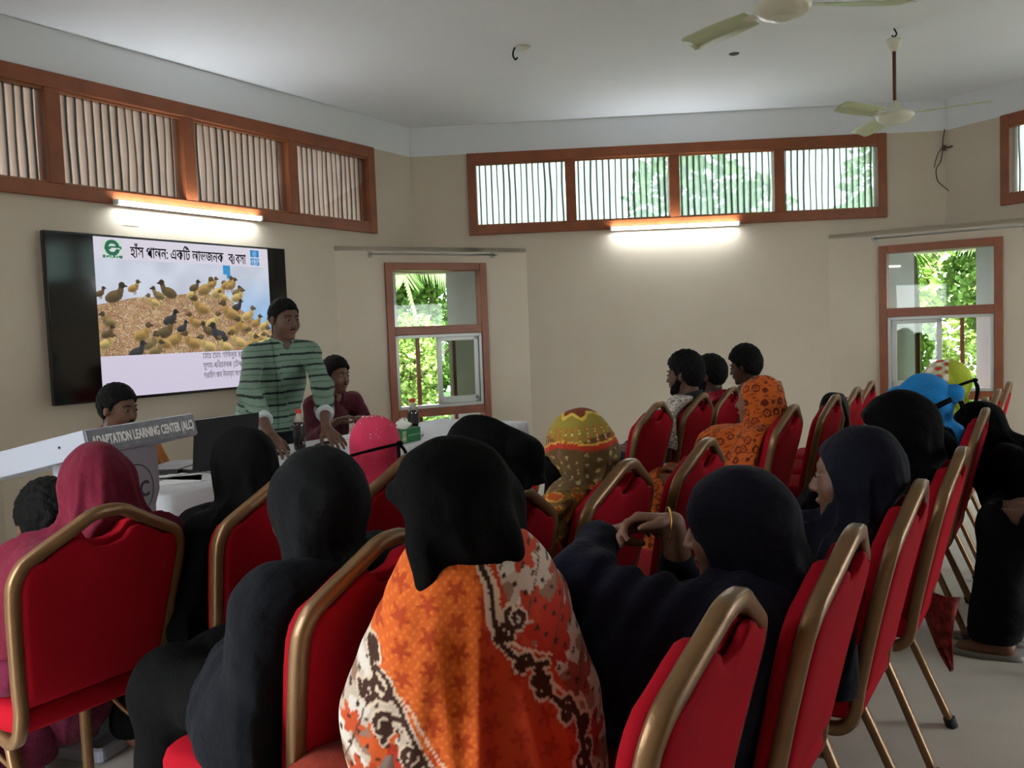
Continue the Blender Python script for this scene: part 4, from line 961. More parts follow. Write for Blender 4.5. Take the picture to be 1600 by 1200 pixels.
# ---------------------------------------------------------------- women on the chairs
def woman(key, label, px, py, scarf_mat, dress_mat, style='khimar', yaw=0, pitch=.12, fwd=0, tone='6b4836', s_off=0, face=False, veil=None, reach=None, seed=0, scarf_col=None, dress_col=None, zcut=.66, res=.009, scut=None, arms=None, hs=1.0, twist=0, sfold=.007, dres=.011, loc=None, cape=False):
    s, t = cpos[key]; Hc = head_top(ats(px, py, s + s_off)) if loc is None else loc
    f = Fig('person', label, st(s, t - .27 - fwd), HEAD, Hc, yaw, pitch, 0, tone, 1.0, False, True, twist)
    f.off = fwd; f.hk = min(1.0, hs * 1.02)
    if arms: arms(f)
    f.body(.0075 if face else .009)
    if face: f.eyes(brow=False)
    N, H, S = f.N, f.Hc, f.S
    # dress: torso, sleeves and a skirt to the ankles
    gk = .006 if style == 'khimar' else .024; D = f.torso(gk) + f.arm(0, gk) + f.arm(1, gk)
    for i in (0, 1): D += [('c', f.hp[i], f.kn[i], .100, .075), ('c', f.kn[i], f.an[i] + np.array([0, .02, .0]), .078, .095)]
    D += [('c', f.kn[0], f.kn[1], .075, .075), ('c', f.an[0] + np.array([0, 0, .1]), f.an[1] + np.array([0, 0, .1]), .085, .085)]
    if cape:
        for i in (0, 1): D += [('c', f.N + np.array([0, -.01, -.05]), f.S[i], .085, .09), ('c', f.S[i], f.el[i], .088, .09), ('c', f.el[i], f.wr[i], .085, .07)]
        D += [('c', f.N + np.array([0, -.02, -.1]), f.hip + np.array([0, -.01, .1]), .14, .175), ('c', f.N + np.array([0, .06, -.16]), f.hip + np.array([0, .14, .12]), .12, .17)]
    def dcut(P, d):
        d = smax(d, .075 - P[:, 2], .01); d = smax(d, -cone(P, N + np.array([0, .0, .01]), N + np.array([0, .01, .14]), .062, .07), .01)
        for i in (0, 1):
            w = f.wr[i]; e = f.el[i]; v = (w - e) / np.linalg.norm(w - e); d = smax(d, np.where(np.linalg.norm(P - w, axis=1) < .13, (P - (w - v * .01)) @ v, -1), .004)
        return d
    f.cloth('dress', dress_mat, D, .06, dcut, dres, lambda P: folds(P, (0, .1), .011, 13, seed, .62, .1) + crumple(P, .003, 28, seed), colour=dress_col)
    # head covering
    Z = lambda v: f.Hc + f.Rh @ np.array(v)
    hd = ('e', Z((0, -.016, .012)), (.092 * hs, .112 * hs, .112 * hs), f.Rh)
    sc = [hd]
    if style == 'khimar':                  # long veil falling over shoulders, arms and back
        sc += [('c', Z((0, -.022, -.0)), N + np.array([0, -.02, -.07]), .080, .115, .03)]
        for i in (0, 1): sc += [('c', N + np.array([0, -.02, -.04]), S[i] + np.array([0, 0, -.01]), .09, .074), ('c', S[i] + np.array([0, 0, -.01]), f.el[i] + np.array([0, 0, .03]), .074, .076), ('c', f.el[i], f.wr[i] * .6 + f.el[i] * .4, .072, .062)]
        sc += [('c', Z((0, -.035, .0)), N + np.array([0, -.06, -.09]), .076, .105, .03) ] + ([] if face else [('c', Z((0, .0, -.02)), N + np.array([0, .04, -.12]), .074, .105, .03)])
        sc += [('c', N + np.array([0, -.02, -.1]), f.hip + np.array([0, -.03, .12]), .14, .165), ('c', N + np.array([0, .05, -.16]), f.hip + np.array([0, .10, .14]), .12, .15)]
        k_ = .07
    elif style == 'short':                 # scarf to the shoulders and upper back
        sc += [('c', Z((0, -.008, -.045)), N + np.array([0, -.005, -.04]), .084, .096, .02)]
        for i in (0, 1): sc += [('c', N + np.array([0, -.02, -.04]), S[i] * .8 + N * .2 + np.array([0, -.01, -.02]), .088, .070)]
        sc += [('c', N + np.array([0, -.03, -.05]), N + np.array([0, -.06, -.22]), .10, .11), ('c', N + np.array([0, .03, -.06]), N + np.array([0, .06, -.22]), .09, .09)]
        k_ = .045
    elif style == 'bun':                   # wrapped close to the head, gathered at the nape
        sc += [('e', Z((0, -.055, -.02)), (.075, .085, .09), f.Rh), ('c', Z((0, -.03, -.07)), N + np.array([0, -.01, -.03]), .062, .075), ('c', N + np.array([0, -.02, -.05]), N + np.array([-.02, -.075, -.25]), .055, .05)]
        k_ = .03
    zc = scut if scut is not None else (zcut if style == 'khimar' else N[2] - (.20 if style == 'short' else .30))
    def scc(P, d):
        q = (P - A_(f.Hc)) @ f.Rh
        op = elli(q, (0, .145, -.014), (.15, .108, .080)) if face else elli(q, (0, .125, -.012), (.056, .075, .072)); d = smax(d, -op, .012)
        hem = zc - P[:, 2] + .02 * np.sin(4 * np.arctan2(P[:, 0], P[:, 1] - .05) + seed)
        return smax(d, hem, .008)
    def sfl(P):
        return folds(P, (f.Hc[0], f.Hc[1] - .02), sfold * 1.45, 7, seed + 3, f.Hc[2] + .11, f.Hc[2] - .10, 7.0) + crumple(P, .0040, 27, seed + 1)
    f.scarf = f.cloth('headscarf', scarf_mat, sc, k_, scc, res, sfl, colour=scarf_col)
    if veil:                               # face veil band tied behind the head
        vp = [('c', Z((-.045, .06, -.05)), Z((.045, .06, -.05)), .045, .045), ('c', Z((0, .065, -.07)), Z((0, .085, -.20)), .05, .06)]
        f.cloth('face_veil', veil, vp, .03, lambda P, d: smax(d, (P - A_(Z((0, 0, -.012)))) @ f.Rh[:, 2], .004), .008)
    return f
blk1 = fabric('black', '0b0b0d', var=.3, sheen=0, spec=.1); blk2 = fabric('soft_black', '060607', var=.2, sheen=0, spec=.08); char = fabric('charcoal', '101114', var=.25, sheen=.01, spec=.12); nvb = fabric('blue_black', '101219', var=.2, sheen=.01, spec=.12)
navy = fabric('navy', '191a2c', var=.2, sheen=.03, spec=.12); navy2 = fabric('dark_navy', '11121f', var=.2, sheen=.03, spec=.12); maroon = fabric('maroon', '620d27', var=.2, sheen=.04); wine = fabric('wine', '5c1030', var=.3)
pink = fabric('pink', 'd63c60', var=.15, sheen=.05); blue = fabric('blue', '1f7fc4', var=.15); lime = fabric('lime', 'a9b638', var=.2)
PIC = lambda n, **k: fabric(n, 'ffffff', attr='picture', **k)
# maroon scarf, lower left
def arms_hug(f):
    for i, g in enumerate((-1, 1)): f.el[i] = f.S[i] + np.array([g * .035, .05, -.23]); f.wr[i] = np.array([g * .05, .10, .68]); f.hands[i] = dict(d=(-g, .15, -.3), n=(0, -1, 0), side=(0, 0, 1))
w4 = woman('A', 'woman in a long maroon headscarf sitting at the lower left, before the lectern', 152, 682, maroon, wine, yaw=-.25, seed=1, zcut=.60, sfold=.017, loc=head_top(atd(143, 684, 2.56)), res=.008, hs=.93)
w5 = woman('B', 'woman in a long black veil sitting between the maroon scarf and the pink scarf', 372, 660, blk1, blk2, yaw=.1, seed=2, zcut=.45, hs=.96)
w6 = woman('C', 'woman in a round charcoal headscarf and black robe, left of the orange shawl', 485, 700, char, blk2, 'short', yaw=.1, seed=3, zcut=.6, hs=1.06, scut=.86, sfold=.005, res=.008, arms=arms_hug)
w7 = woman('D', 'woman in a pink headscarf with glittering dots, facing the table', 578, 641, pink, pink, 'short', yaw=.05, seed=4, hs=.87, sfold=.004, res=.007)
w9 = woman('E', 'woman in a black veil that juts forward, just beyond the orange shawl', 762, 660, blk2, fabric('plum', '6a1f2c'), 'short', yaw=.1, seed=5, hs=1.0, sfold=.01)
w11 = None
# ---- pink scarf extras: black band tied round the head, dots
def ring_band(f, name, m, tilt, z, w, r=(.098, .118), tails=True, y0=-.016):
    Z = lambda v: Vector(f.Hc + f.Rh @ np.array(v)); pts = []
    for i in range(40):
        a = 2 * math.pi * i / 40; pts.append(Z((r[0] * math.sin(a), y0 + r[1] * math.cos(a), z + tilt * math.cos(a))))
    b = MB().tube(pts, 0, 8, flat=(.004, w), closed=True)
    if tails:
        for g in (-1, 1): b.tube(smooth_path([Z((g * .004, y0 - r[1] - .004, z - tilt)), Z((g * .02, y0 - r[1] - .014, z - tilt - .04)), Z((g * .012, y0 - r[1] + .0, z - tilt - .10))], 5), .006, 6)
        b.lathe([(.006, -.01), (.012, -.004), (.012, .004), (.006, .01)], 10, Matrix.Translation(Z((0, y0 - r[1] - .008, z - tilt))))
    return b.build(name, m, f.root, True)
ring_band(w7, 'tie_band', blk2, -.012, -.012, .005, (.083, .100))
rg = random.Random(3); gm = mat('glitter', 'f2e6e0', .2, metal=.6)
for i in range(30):
    a = rg.uniform(0, 6.28); e = rg.uniform(.15, 1.3); v = w7.Hc + w7.Rh @ np.array([.082 * math.sin(a) * math.cos(e), -.015 + .101 * math.cos(a) * math.cos(e), .012 + .101 * math.sin(e)])
    MB().lathe([(.0005, -.003), (.0034, 0), (.0005, .003)], 6, Matrix.Translation(Vector(v))).build('glitter_dot', gm, w7.root)
# side flaps of the jutting veil of w9
def flap(f, name, m, prims, k=.03, res=.007, sd=0, am=.004): return f.cloth(name, m, prims, k, None, res, lambda P: crumple(P, am, 40, sd))
f = w6; N, S = f.N, f.S
f.cloth('robe_cape', nvb, [('c', N + np.array([0, -.01, -.06]), S[0], .08, .088), ('c', N + np.array([0, -.01, -.06]), S[1], .08, .088), ('c', S[0], f.el[0] + np.array([-.01, 0, -.02]), .086, .092), ('c', S[1], f.el[1] + np.array([.01, 0, -.02]), .086, .092), ('c', N + np.array([0, -.02, -.1]), f.hip + np.array([0, 0, .02]), .14, .20), ('c', f.el[0], f.hip + np.array([-.07, .08, .02]), .09, .13), ('c', f.el[1], f.hip + np.array([.07, .08, .02]), .09, .13), ('c', f.el[0] + np.array([.06, .1, 0]), f.el[1] + np.array([-.06, .1, 0]), .09, .09)], .085,
        lambda P, d: smax(smax(d, .46 - P[:, 2] + .02 * np.sin(P[:, 1] * 14), .01), -cone(P, N + np.array([0, 0, .0]), N + np.array([0, 0, .12]), .07, .07), .01), .009, lambda P: folds(P, (0, .02), .014, 12, 5, .95, .6, 2.) + crumple(P, .006, 20, 3))
Z9 = lambda v: w9.Hc + w9.Rh @ np.array(v)
flap(w9, 'veil_peak', blk2, [('c', Z9((0, .04, .06)), Z9((0, .155, .03)), .075, .04), ('c', Z9((0, .02, .09)), Z9((0, -.10, .03)), .055, .06), ('c', Z9((.06, -.08, -.02)), Z9((.10, -.13, -.19)), .045, .015), ('c', Z9((-.06, -.08, -.02)), Z9((-.07, -.10, -.15)), .04, .03)], .05, sd=3)
# ---- brown, gold and red patterned scarf
def col10(P):
    f = w10; q = (P - A_(f.Hc)) @ f.Rh; x, y, z = q.T; c = np.tile(hex3('5c4526'), (len(P), 1))
    top = z > .03 + .02 * np.sin(y * 30); c[top] = hex3('8a7a30')
    a = np.arctan2(x, y + .016); fl = (z > .07) & (np.hypot(x, y + .03) < .05 + .008 * np.sin(a * 7)); c[fl] = hex3('6e2f14'); fl = (z > .07) & (np.abs(np.hypot(x, y + .03) - .055 - .008 * np.sin(a * 7)) < .005); c[fl] = hex3('c8a94a')
    bandz = .012 + .008 * np.sin(a * 3); m = np.abs(z - bandz) < .008; c[m] = hex3('a8321c'); m = np.abs(z - bandz - .011) < .003; c[m] = hex3('d2a33c')
    m = (np.abs(((a * 5) % 1.2) - .6) < .16) & (z > .02) & (z < .07); c[m] = hex3('b0502a'); m = (np.abs(((a * 5) % 1.2) - .6) < .06) & (np.abs((z * 90) % 1 - .5) < .25) & (z > .02) & (z < .07); c[m] = hex3('d8c890')
    u, v = (a * .1) / .032, z / .032; du, dv = np.abs(u % 1 - .5), np.abs((v + (np.floor(u) % 2) * .5) % 1 - .5); m = (z < -.005) & (z > -.10) & (du + dv < .22); c[m] = hex3('b7a070'); m = (z < -.005) & (z > -.10) & (du + dv < .09); c[m] = hex3('6a5030')
    lo = z < -.105; n = np.sin(P[:, 0] * 60 + 2 * np.sin(P[:, 2] * 50)) * np.sin(P[:, 1] * 55 + P[:, 2] * 30)
    c[lo] = hex3('7c5a20'); c[lo & (n > .35)] = hex3('b5541e'); c[lo & (n < -.4)] = hex3('4c2a14'); c[lo & (np.abs(n - .3) < .06)] = hex3('d0a050')
    b_ = np.abs(z + .215 + .01 * np.sin(a * 4)) < .018; c[b_] = hex3('8c6a24'); b2 = b_ & (np.sin(a * 50) > .2); c[b2] = hex3('5a2414'); c[(z < -.235)] = hex3('8a2a1c')
    return c
w10 = None
def _mk10():
    global w10
    s, t = cpos['F']; Hc = head_top(ats(897, 636, s))
    class T: pass
    w10 = T(); tmp = Fig.__new__(Fig); w10.Hc = np.array((Matrix.Translation(st(s, t - .27)) @ Matrix.Rotation(HEAD, 4, 'Z')).inverted() @ Hc); w10.Rh = rot(-.15, .1)
    return woman('F', 'woman in a brown, gold and red patterned headscarf', 897, 636, PIC('patterned_brown'), PIC('patterned_brown'), 'bun', yaw=-.15, pitch=.1, seed=6, scarf_col=col10, dress_col=col10, dres=.009, res=.0055, hs=1.0, veil=blk2)
w10 = _mk10()
flap(w10, 'shoulder_drape', PIC('patterned_drape'), [('c', w10.N + np.array([-.02, -.03, -.04]), w10.S[0] + np.array([-.02, .0, -.01]), .092, .084), ('c', w10.N + np.array([0, -.03, -.04]), w10.S[1] + np.array([.0, 0, -.01]), .092, .078), ('c', w10.N + np.array([0, -.02, -.08]), w10.N + np.array([0, -.03, -.20]), .115, .15), ('c', w10.S[0], w10.el[0], .08, .085), ('c', w10.S[1], w10.el[1], .08, .08)], .04, .0065, 2, .009)
def recolor(o, fn):
    P = np.empty(len(o.data.vertices) * 3, dtype=np.float32); o.data.vertices.foreach_get('co', P); P = P.reshape(-1, 3).astype(float); c = fn(P); c = np.where(c > .04045, ((np.clip(c, 0, 1) + .055) / 1.055) ** 2.4, c / 12.92)
    at = o.data.attributes.new('picture', 'FLOAT_COLOR', 'POINT'); at.data.foreach_set('color', np.concatenate([c, np.ones((len(c), 1))], 1).astype(np.float32).ravel())
recolor([c for c in w10.root.children if c.name.startswith('shoulder_drape')][0], col10)
# ---- orange scarf with rosettes
def rosettes(P, base, ink, cell=.052, seed=1):
    c = np.tile(base, (len(P), 1)); g = np.floor(P / cell); best = np.full(len(P), 9.)
    for dx in (-1, 0, 1):
        for dy in (-1, 0, 1):
            for dz in (-1, 0, 1):
                k = g + np.array([dx, dy, dz]); h = np.sin(k @ np.array([12.99, 78.23, 37.72]) + seed) * 43758.5; j = np.stack([h % 1, (h * 1.7) % 1, (h * 2.9) % 1], 1)
                d = np.linalg.norm(P - (k + .25 + .5 * j) * cell, axis=1); best = np.minimum(best, d)
    m = (np.abs(best - .017) < .0042) | (best < .006); c[m] = ink; m2 = (best > .026) & (np.sin(P[:, 0] * 160 + 3 * np.sin(P[:, 2] * 90)) * np.sin(P[:, 2] * 150 + P[:, 1] * 80) > .45); c[m2] = ink * .6 + base * .4
    return c
w16 = woman('I', 'woman in an orange scarf and dress printed with dark rosettes', 1183, 585, PIC('orange_rosette'), PIC('orange_rosette'), yaw=.05, pitch=-.02, seed=7, face=True, tone='7a5440', scarf_col=lambda P: rosettes(P, hex3('b8581c'), hex3('5e1c10')), dress_col=lambda P: rosettes(P, hex3('b8581c'), hex3('5e1c10')), res=.0065, dres=.009, zcut=.60, sfold=.006)
# ---- navy woman in profile, black robes by the aisle
w12 = woman('N', 'woman in a dark navy headscarf seen in profile beside the aisle', 1335, 662, navy2, navy2, yaw=.12, pitch=.05, seed=8, face=True, tone='6a4a3a', zcut=.50, hs=1.0, sfold=.016, res=.008)
w13 = woman('O', 'woman under a large black veil, right behind the navy woman in profile', 1397, 612, blk2, fabric('orange_dress', 'c4501e'), yaw=.1, seed=9, zcut=.62, hs=1.08, face=True, sfold=.010)
# ---- blue scarf, lime scarf
w14 = woman('P', 'woman in a bright blue headscarf near the right window', 1440, 587, blue, blk2, 'short', yaw=-.1, pitch=.3, seed=10, hs=1.08, sfold=.006, scut=.70)
ring_band(w14, 'tie_band', blk2, -.03, -.035, .012, (.100, .122))
flap(w14, 'scarf_roll', blue, [('c', w14.Hc + w14.Rh @ np.array([0, .08, .045]), w14.Hc + w14.Rh @ np.array([0, -.13, .01]), .065, .045)], .03)
def col15(P):
    f = w15p; q = (P - A_(f[0])) @ f[1]; x, y, z = q.T; c = np.tile(hex3('a2b032'), (len(P), 1)); m = (y > -.05) & (z > -.02); c[m] = hex3('c9c4a0')
    n1 = np.sin(P[:, 0] * 95 + 1) * np.sin(P[:, 1] * 80) * np.sin(P[:, 2] * 90 + 2); c[m & (n1 > .18)] = hex3('c2443a'); c[m & (n1 < -.25)] = hex3('efe8da'); c[m & (np.abs(n1 - .14) < .03)] = hex3('7c8a3a')
    return c
s_, t_ = cpos['P2']; w15p = (np.array((Matrix.Translation(st(s_, t_ - .27)) @ Matrix.Rotation(HEAD, 4, 'Z')).inverted() @ head_top(ats(1472, 562, s_))), rot(-.1, .1))
w15 = woman('P2', 'woman in a lime green scarf with a floral front, before the right window', 1472, 562, PIC('lime_floral'), lime, 'short', yaw=-.1, pitch=.1, seed=11, scarf_col=col15, res=.006, sfold=.010, scut=.70, hs=1.05)
ring_band(w15, 'tie_band', blk2, -.035, -.02, .007, (.099, .121))
# ---- two women in black in the back row
def arms_fwd(f):
    for i, g in enumerate((-1, 1)): f.el[i] = f.S[i] + np.array([g * .01, .02, -.16]); f.wr[i] = np.array([g * .08, f.S[i][1] + .12, .64])
w20 = woman('Y', 'woman in black in the back row, bent forward onto the chair before her', 1536, 634, blk2, blk2, 'short', yaw=0, pitch=.9, seed=12, scut=.6, arms=arms_fwd, loc=head_top(ats(1530, 627, 2.24)))
w21 = woman('X', 'woman in a long black robe at the right edge of the picture', 1620, 600, blk1, blk1, yaw=0, pitch=.1, seed=13, zcut=.42, loc=head_top(st(2.76, 5.50, 1.17)), fwd=.04)
b = MB(); sd_m = mat('grey_sandal', '6e6a66', .6)
for i in (0, 1):
    a = w21.an[i]; o = MB(); pts = [(a[0] + .045 * math.cos(q) * (1 if math.sin(q) > 0 else .8), a[1] + .06 + .14 * math.sin(q)) for q in [2 * math.pi * k / 20 for k in range(20)]]
    pad(pts, Matrix.Translation((0, 0, .0)), .022, [(1, 0), (1, .8), (.96, 1)]).build('sandal', sd_m, w21.root, True)
# ---- orange shawl and black veil, centre foreground
LAT = np.array([.62, -.78, 0]); LAT /= np.linalg.norm(LAT)
f8o = {}
def spiral(cx, cz, r, turns, a0, sgn=1, n=46): return [(cx + r * (1 - .86 * i / n) * math.cos(a0 + sgn * turns * 6.283 * i / n), cz + r * (1 - .86 * i / n) * math.sin(a0 + sgn * turns * 6.283 * i / n)) for i in range(n)]
def px8(x, y): return ((x - 735) * .00112, 1.0 - (y - 830) * .00112)
def line8(pts, n=14):
    P = smooth_path([Vector((px8(*p)[0], 0, px8(*p)[1])) for p in pts], n); return [(v.x, v.z) for v in P]
scroll = []; thin = []
scroll += line8([(744, 838), (752, 870), (764, 900), (768, 950), (782, 985), (815, 1012), (842, 1018)]) + line8([(830, 1020), (836, 1050), (862, 1080), (885, 1100), (893, 1150), (905, 1196)]) + line8([(578, 1006), (592, 1040), (622, 1060), (640, 1100), (668, 1148), (700, 1172), (730, 1190)]) + line8([(600, 1120), (616, 1086), (640, 1096)])
for x, y, r, a, g in ((800, 945, 17, 2.2, 1), (783, 965, 15, 4, -1), (806, 1010, 13, 0, 1), (826, 1036, 12, 1.6, -1), (838, 1052, 15, 1.2, 1), (588, 1008, 12, 1.2, 1), (596, 1048, 22, 2, -1), (577, 1060, 14, 3, 1), (603, 1098, 18, 1, 1), (640, 1130, 16, 0, -1), (712, 1176, 15, 4, 1), (868, 1090, 15, 2, -1), (895, 1120, 13, 4, 1), (890, 1160, 17, 1, -1), (716, 830, 9, 1, 1)):
    c = px8(x, y); scroll += spiral(c[0], c[1], r * .00112, 1.35, a, g)
for d_ in (9, -9): thin += line8([(744 + d_, 838), (764 + d_, 900), (768 + d_, 950), (792 + d_, 985), (842 + d_, 1018 - d_)]) + line8([(836 + d_, 1040), (866 + d_, 1076), (895 + d_, 1100), (900 + d_, 1180)]) + line8([(590 + d_, 1030), (632 + d_, 1066), (650 + d_, 1100), (680 + d_, 1142), (730 + d_, 1182)])
scroll = np.array(scroll); thin = np.array(thin)
def neard(X, Z_, pts):
    d = np.full(len(X), 9.)
    for i in range(0, len(pts), 60):
        p = pts[i:i + 60]; d = np.minimum(d, np.sqrt(((X[:, None] - p[None, :, 0]) ** 2 + (Z_[:, None] - p[None, :, 1]) ** 2).min(1)))
    return d
def col8(P):
    X = (P - np.array([f8o['c'][0], f8o['c'][1], 0])) @ LAT; Z_ = P[:, 2]; px = X / .00112 + 735; py = 830 + (1.0 - Z_) / .00112
    c = np.tile(hex3('c85a1c'), (len(P), 1))
    seam = np.interp(py, [830, 900, 1000, 1200], [748, 752, 742, 728]); rd = px > seam; c[rd] = hex3('b83c1c')
    # leaf motifs
    u, v = X / .046, Z_ / .046; iu = np.floor(u); jv = v + .5 * (iu % 2); cu, cv = (u % 1 - .5) * .046, (jv % 1 - .5) * .046; th = np.arctan2(cv, cu); lf = np.hypot(cu, cv) < .0125 * (1 + .45 * np.cos(5 * th + 1.5)); c[lf & ~rd] = hex3('a93c12'); c[lf & rd] = hex3('a02c14')
    tex = np.sin(X * 420) * np.sin(Z_ * 380); c[~rd & ~lf & (tex > .5)] = hex3('d9702a')
    bL = np.interp(py, [830, 1000, 1060, 1130, 1200], [500, 570, 618, 655, 735]); wl = px < bL
    bR = np.interp(py, [830, 900, 960, 1020, 1080, 1200], [762, 782, 800, 850, 880, 905]); wr = px > bR; wz = wl | wr
    n1 = np.sin(X * 70 + 2 * np.sin(Z_ * 40)) + np.sin(Z_ * 85 + 1.5 * np.sin(X * 60)); c[wz] = hex3('b9a898'); c[wz & (n1 > .7)] = hex3('8a6a58'); c[wz & (n1 < -.9)] = hex3('cfc6bc')
    def flower(fx, fy, r, col, k=5, ph=0):
        a = np.arctan2(py - fy, px - fx); m = np.hypot(px - fx, py - fy) < r * (1 + .28 * np.cos(k * a + ph)); c[m & wz] = hex3(col)
    for fx, fy, r, cl in ((855, 970, 42, 'b02c18'), (822, 935, 22, 'b43820'), (862, 1008, 20, 'a82a18'), (895, 1060, 26, '8c3a2c'), (905, 1150, 30, 'a03020'), (600, 1130, 30, 'c4521c'), (640, 1175, 48, 'a8280f'), (550, 1110, 18, 'b8481c'), (570, 1185, 26, 'b04018'), (818, 862, 22, 'b43a20'), (885, 900, 22, '96402c')): flower(fx, fy, r, cl, 6)
    vine = wz & (np.abs(np.sin(px * .05 + py * .02)) < .07) ; c[vine] = hex3('5a3828')
    lt = wz & (np.sin(px * .21) * np.sin(py * .17 + px * .05) > .80); c[lt] = hex3('3a2218')
    d2 = neard(X, Z_, thin); c[(d2 < .0026)] = hex3('d8b8a0'); d1 = neard(X, Z_, scroll); c[(d1 < .0085) & (d1 > .0045)] = hex3('cdb9a4'); c[d1 < .0045] = hex3('3c2014')
    return c
def make8():
    s, t = cpos['Lc']; f = Fig('person', 'woman in a black pinned veil and a wide orange patterned shawl, centre foreground', st(s, t - .27 - .16), HEAD, head_top(atd(716, 703, 1.56)), .15, .15, 0, '5c3c2e', 1.0, False, True); f.off = .16
    f.hip = np.array([-.0, -.03, .52]); f.hp = [np.array([g * .085, .0, .49]) for g in (-1, 1)]; f.kn = [np.array([g * .08, .33, .46]) for g in (-1, 1)]; f.wr = [np.array([g * .06, .15, .64]) for g in (-1, 1)]; cc = f.L(atd(735, 1000, 1.56)); f8o['c'] = cc
    f.body(.009); N, S, H = f.N, f.S, f.Hc
    D = []
    for i in (0, 1): D += [('c', f.hp[i], f.kn[i], .09, .068), ('c', f.kn[i], f.an[i], .070, .095)]
    D += [('c', f.kn[0], f.kn[1], .068, .068)]
    f.cloth('dress', fabric('brick_dress', '8c3020'), D, .06, lambda P, d: smax(smax(d, .075 - P[:, 2], .01), -cone(P, N, N + np.array([0, .01, .14]), .062, .07), .01), .012, lambda P: folds(P, (0, .1), .01, 12, 2, .6, .1))
    lat3 = LAT; dep = np.array([-LAT[1], LAT[0], 0])
    c0 = np.array([cc[0], cc[1], 0]) + dep * .02
    def pt(l, dpt, z): return c0 + lat3 * l + dep * dpt + np.array([0, 0, z])
    sh = f.torso(.040) + [('c', pt(.0, .0, .985), pt(.002, 0, .93), .045, .085), ('c', pt(.002, 0, .93), pt(.0, .01, .82), .085, .135), ('c', pt(-.02, .01, .84), pt(-.05, .03, .66), .12, .150), ('c', pt(.03, .0, .86), pt(.055, .02, .66), .12, .150), ('c', pt(-.05, .03, .66), pt(-.06, .04, .42), .150, .16), ('c', pt(.055, .02, .66), pt(.05, .03, .42), .150, .155),
          ('c', pt(-.05, .10, .80), f.wr[0] + np.array([0, 0, .02]), .10, .09), ('c', pt(.05, .10, .80), f.wr[1] + np.array([0, 0, .02]), .10, .09)]
    def fo(P):
        X = (P - c0) @ lat3; z = P[:, 2]; w = np.clip((1.0 - z) / .3, 0, 1)
        seam = np.interp(z, [.6, .8, .93], [.0, .008, .018])
        f_ = .012 * np.exp(-((X - seam) / .016) ** 2) * w - .008 * np.exp(-((X - seam - .03) / .02) ** 2) * w
        for x0, sl, a_, wd in ((-.10, -.35, .007, .018), (-.045, .12, .006, .014), (.09, .30, .009, .016), (.145, .42, .008, .014), (-.16, -.5, .006, .02)): f_ = f_ + a_ * np.exp(-((X - x0 - sl * (.7 - z) * .6) / wd) ** 2) * w
        return f_ + crumple(P, .0028, 30, 4)
    f.cloth('shawl', PIC('orange_shawl', bump=.3), sh, .07, lambda P, d: smax(d, .33 - P[:, 2] + .02 * np.sin(P[:, 0] * 18), .01), .0048, fo, colour=col8)
    Z = lambda v: f.Hc + f.Rh @ np.array(v)
    vp = [('e', Z((0, -.012, .008)), (.100, .116, .112), f.Rh), ('c', pt(-.025, -.02, 1.06), pt(-.025, -.055, 1.0), .095, .07), ('c', pt(.0, -.02, 1.06), pt(.02, -.055, .995), .085, .06),
          ('c', pt(-.06, .0, 1.06), pt(-.121, .0, 1.066), .05, .010), ('c', pt(-.05, -.01, 1.03), pt(-.118, -.01, 1.055), .05, .012), ('c', pt(.03, .0, 1.05), pt(.074, -.0, 1.036), .06, .012), ('c', pt(-.055, -.05, 1.02), pt(-.080, -.092, .915), .042, .012), ('c', pt(-.05, -.05, 1.0), pt(-.055, -.095, .93), .035, .012), ('c', pt(.025, -.05, 1.01), pt(.050, -.10, .945), .04, .014), ('c', pt(.04, -.04, 1.01), pt(.076, -.085, .965), .04, .014), ('c', pt(-.02, -.05, 1.0), pt(-.03, -.10, .965), .04, .02)]
    def vf(P):
        X = (P - c0) @ lat3; return .006 * np.sin(X * 75 + P[:, 2] * 14) * np.clip((1.06 - P[:, 2]) / .1, 0, 1) + crumple(P, .0042, 30, 5)
    f.cloth('black_veil', blk2, vp, .028, lambda P, d: smax(d, -elli((P - A_(f.Hc)) @ f.Rh, (0, .135, -.01), (.05, .06, .06)), .01), .007, vf)
    # silver pin at the back of the head
    a = f.L(atd(736, 734, 1.445)); rgt = np.array((f.I.to_3x3() @ cR)[:]); b = MB()
    b.tube([Vector(a - rgt * .012), Vector(a + rgt * .012)], .0022, 8); b.lathe([(.002, -.003), (.004, 0), (.002, .003)], 8, Matrix.Translation(Vector(a + rgt * .012))); b.tube([Vector(a - rgt * .012 + np.array([0, 0, .004])), Vector(a + rgt * .010 + np.array([0, 0, .004]))], .0012, 6)
    b.build('veil_pin', mat('silver_pin', 'd8d8d0', .2, metal=.9), f.root, True)
    return f
w8 = make8()
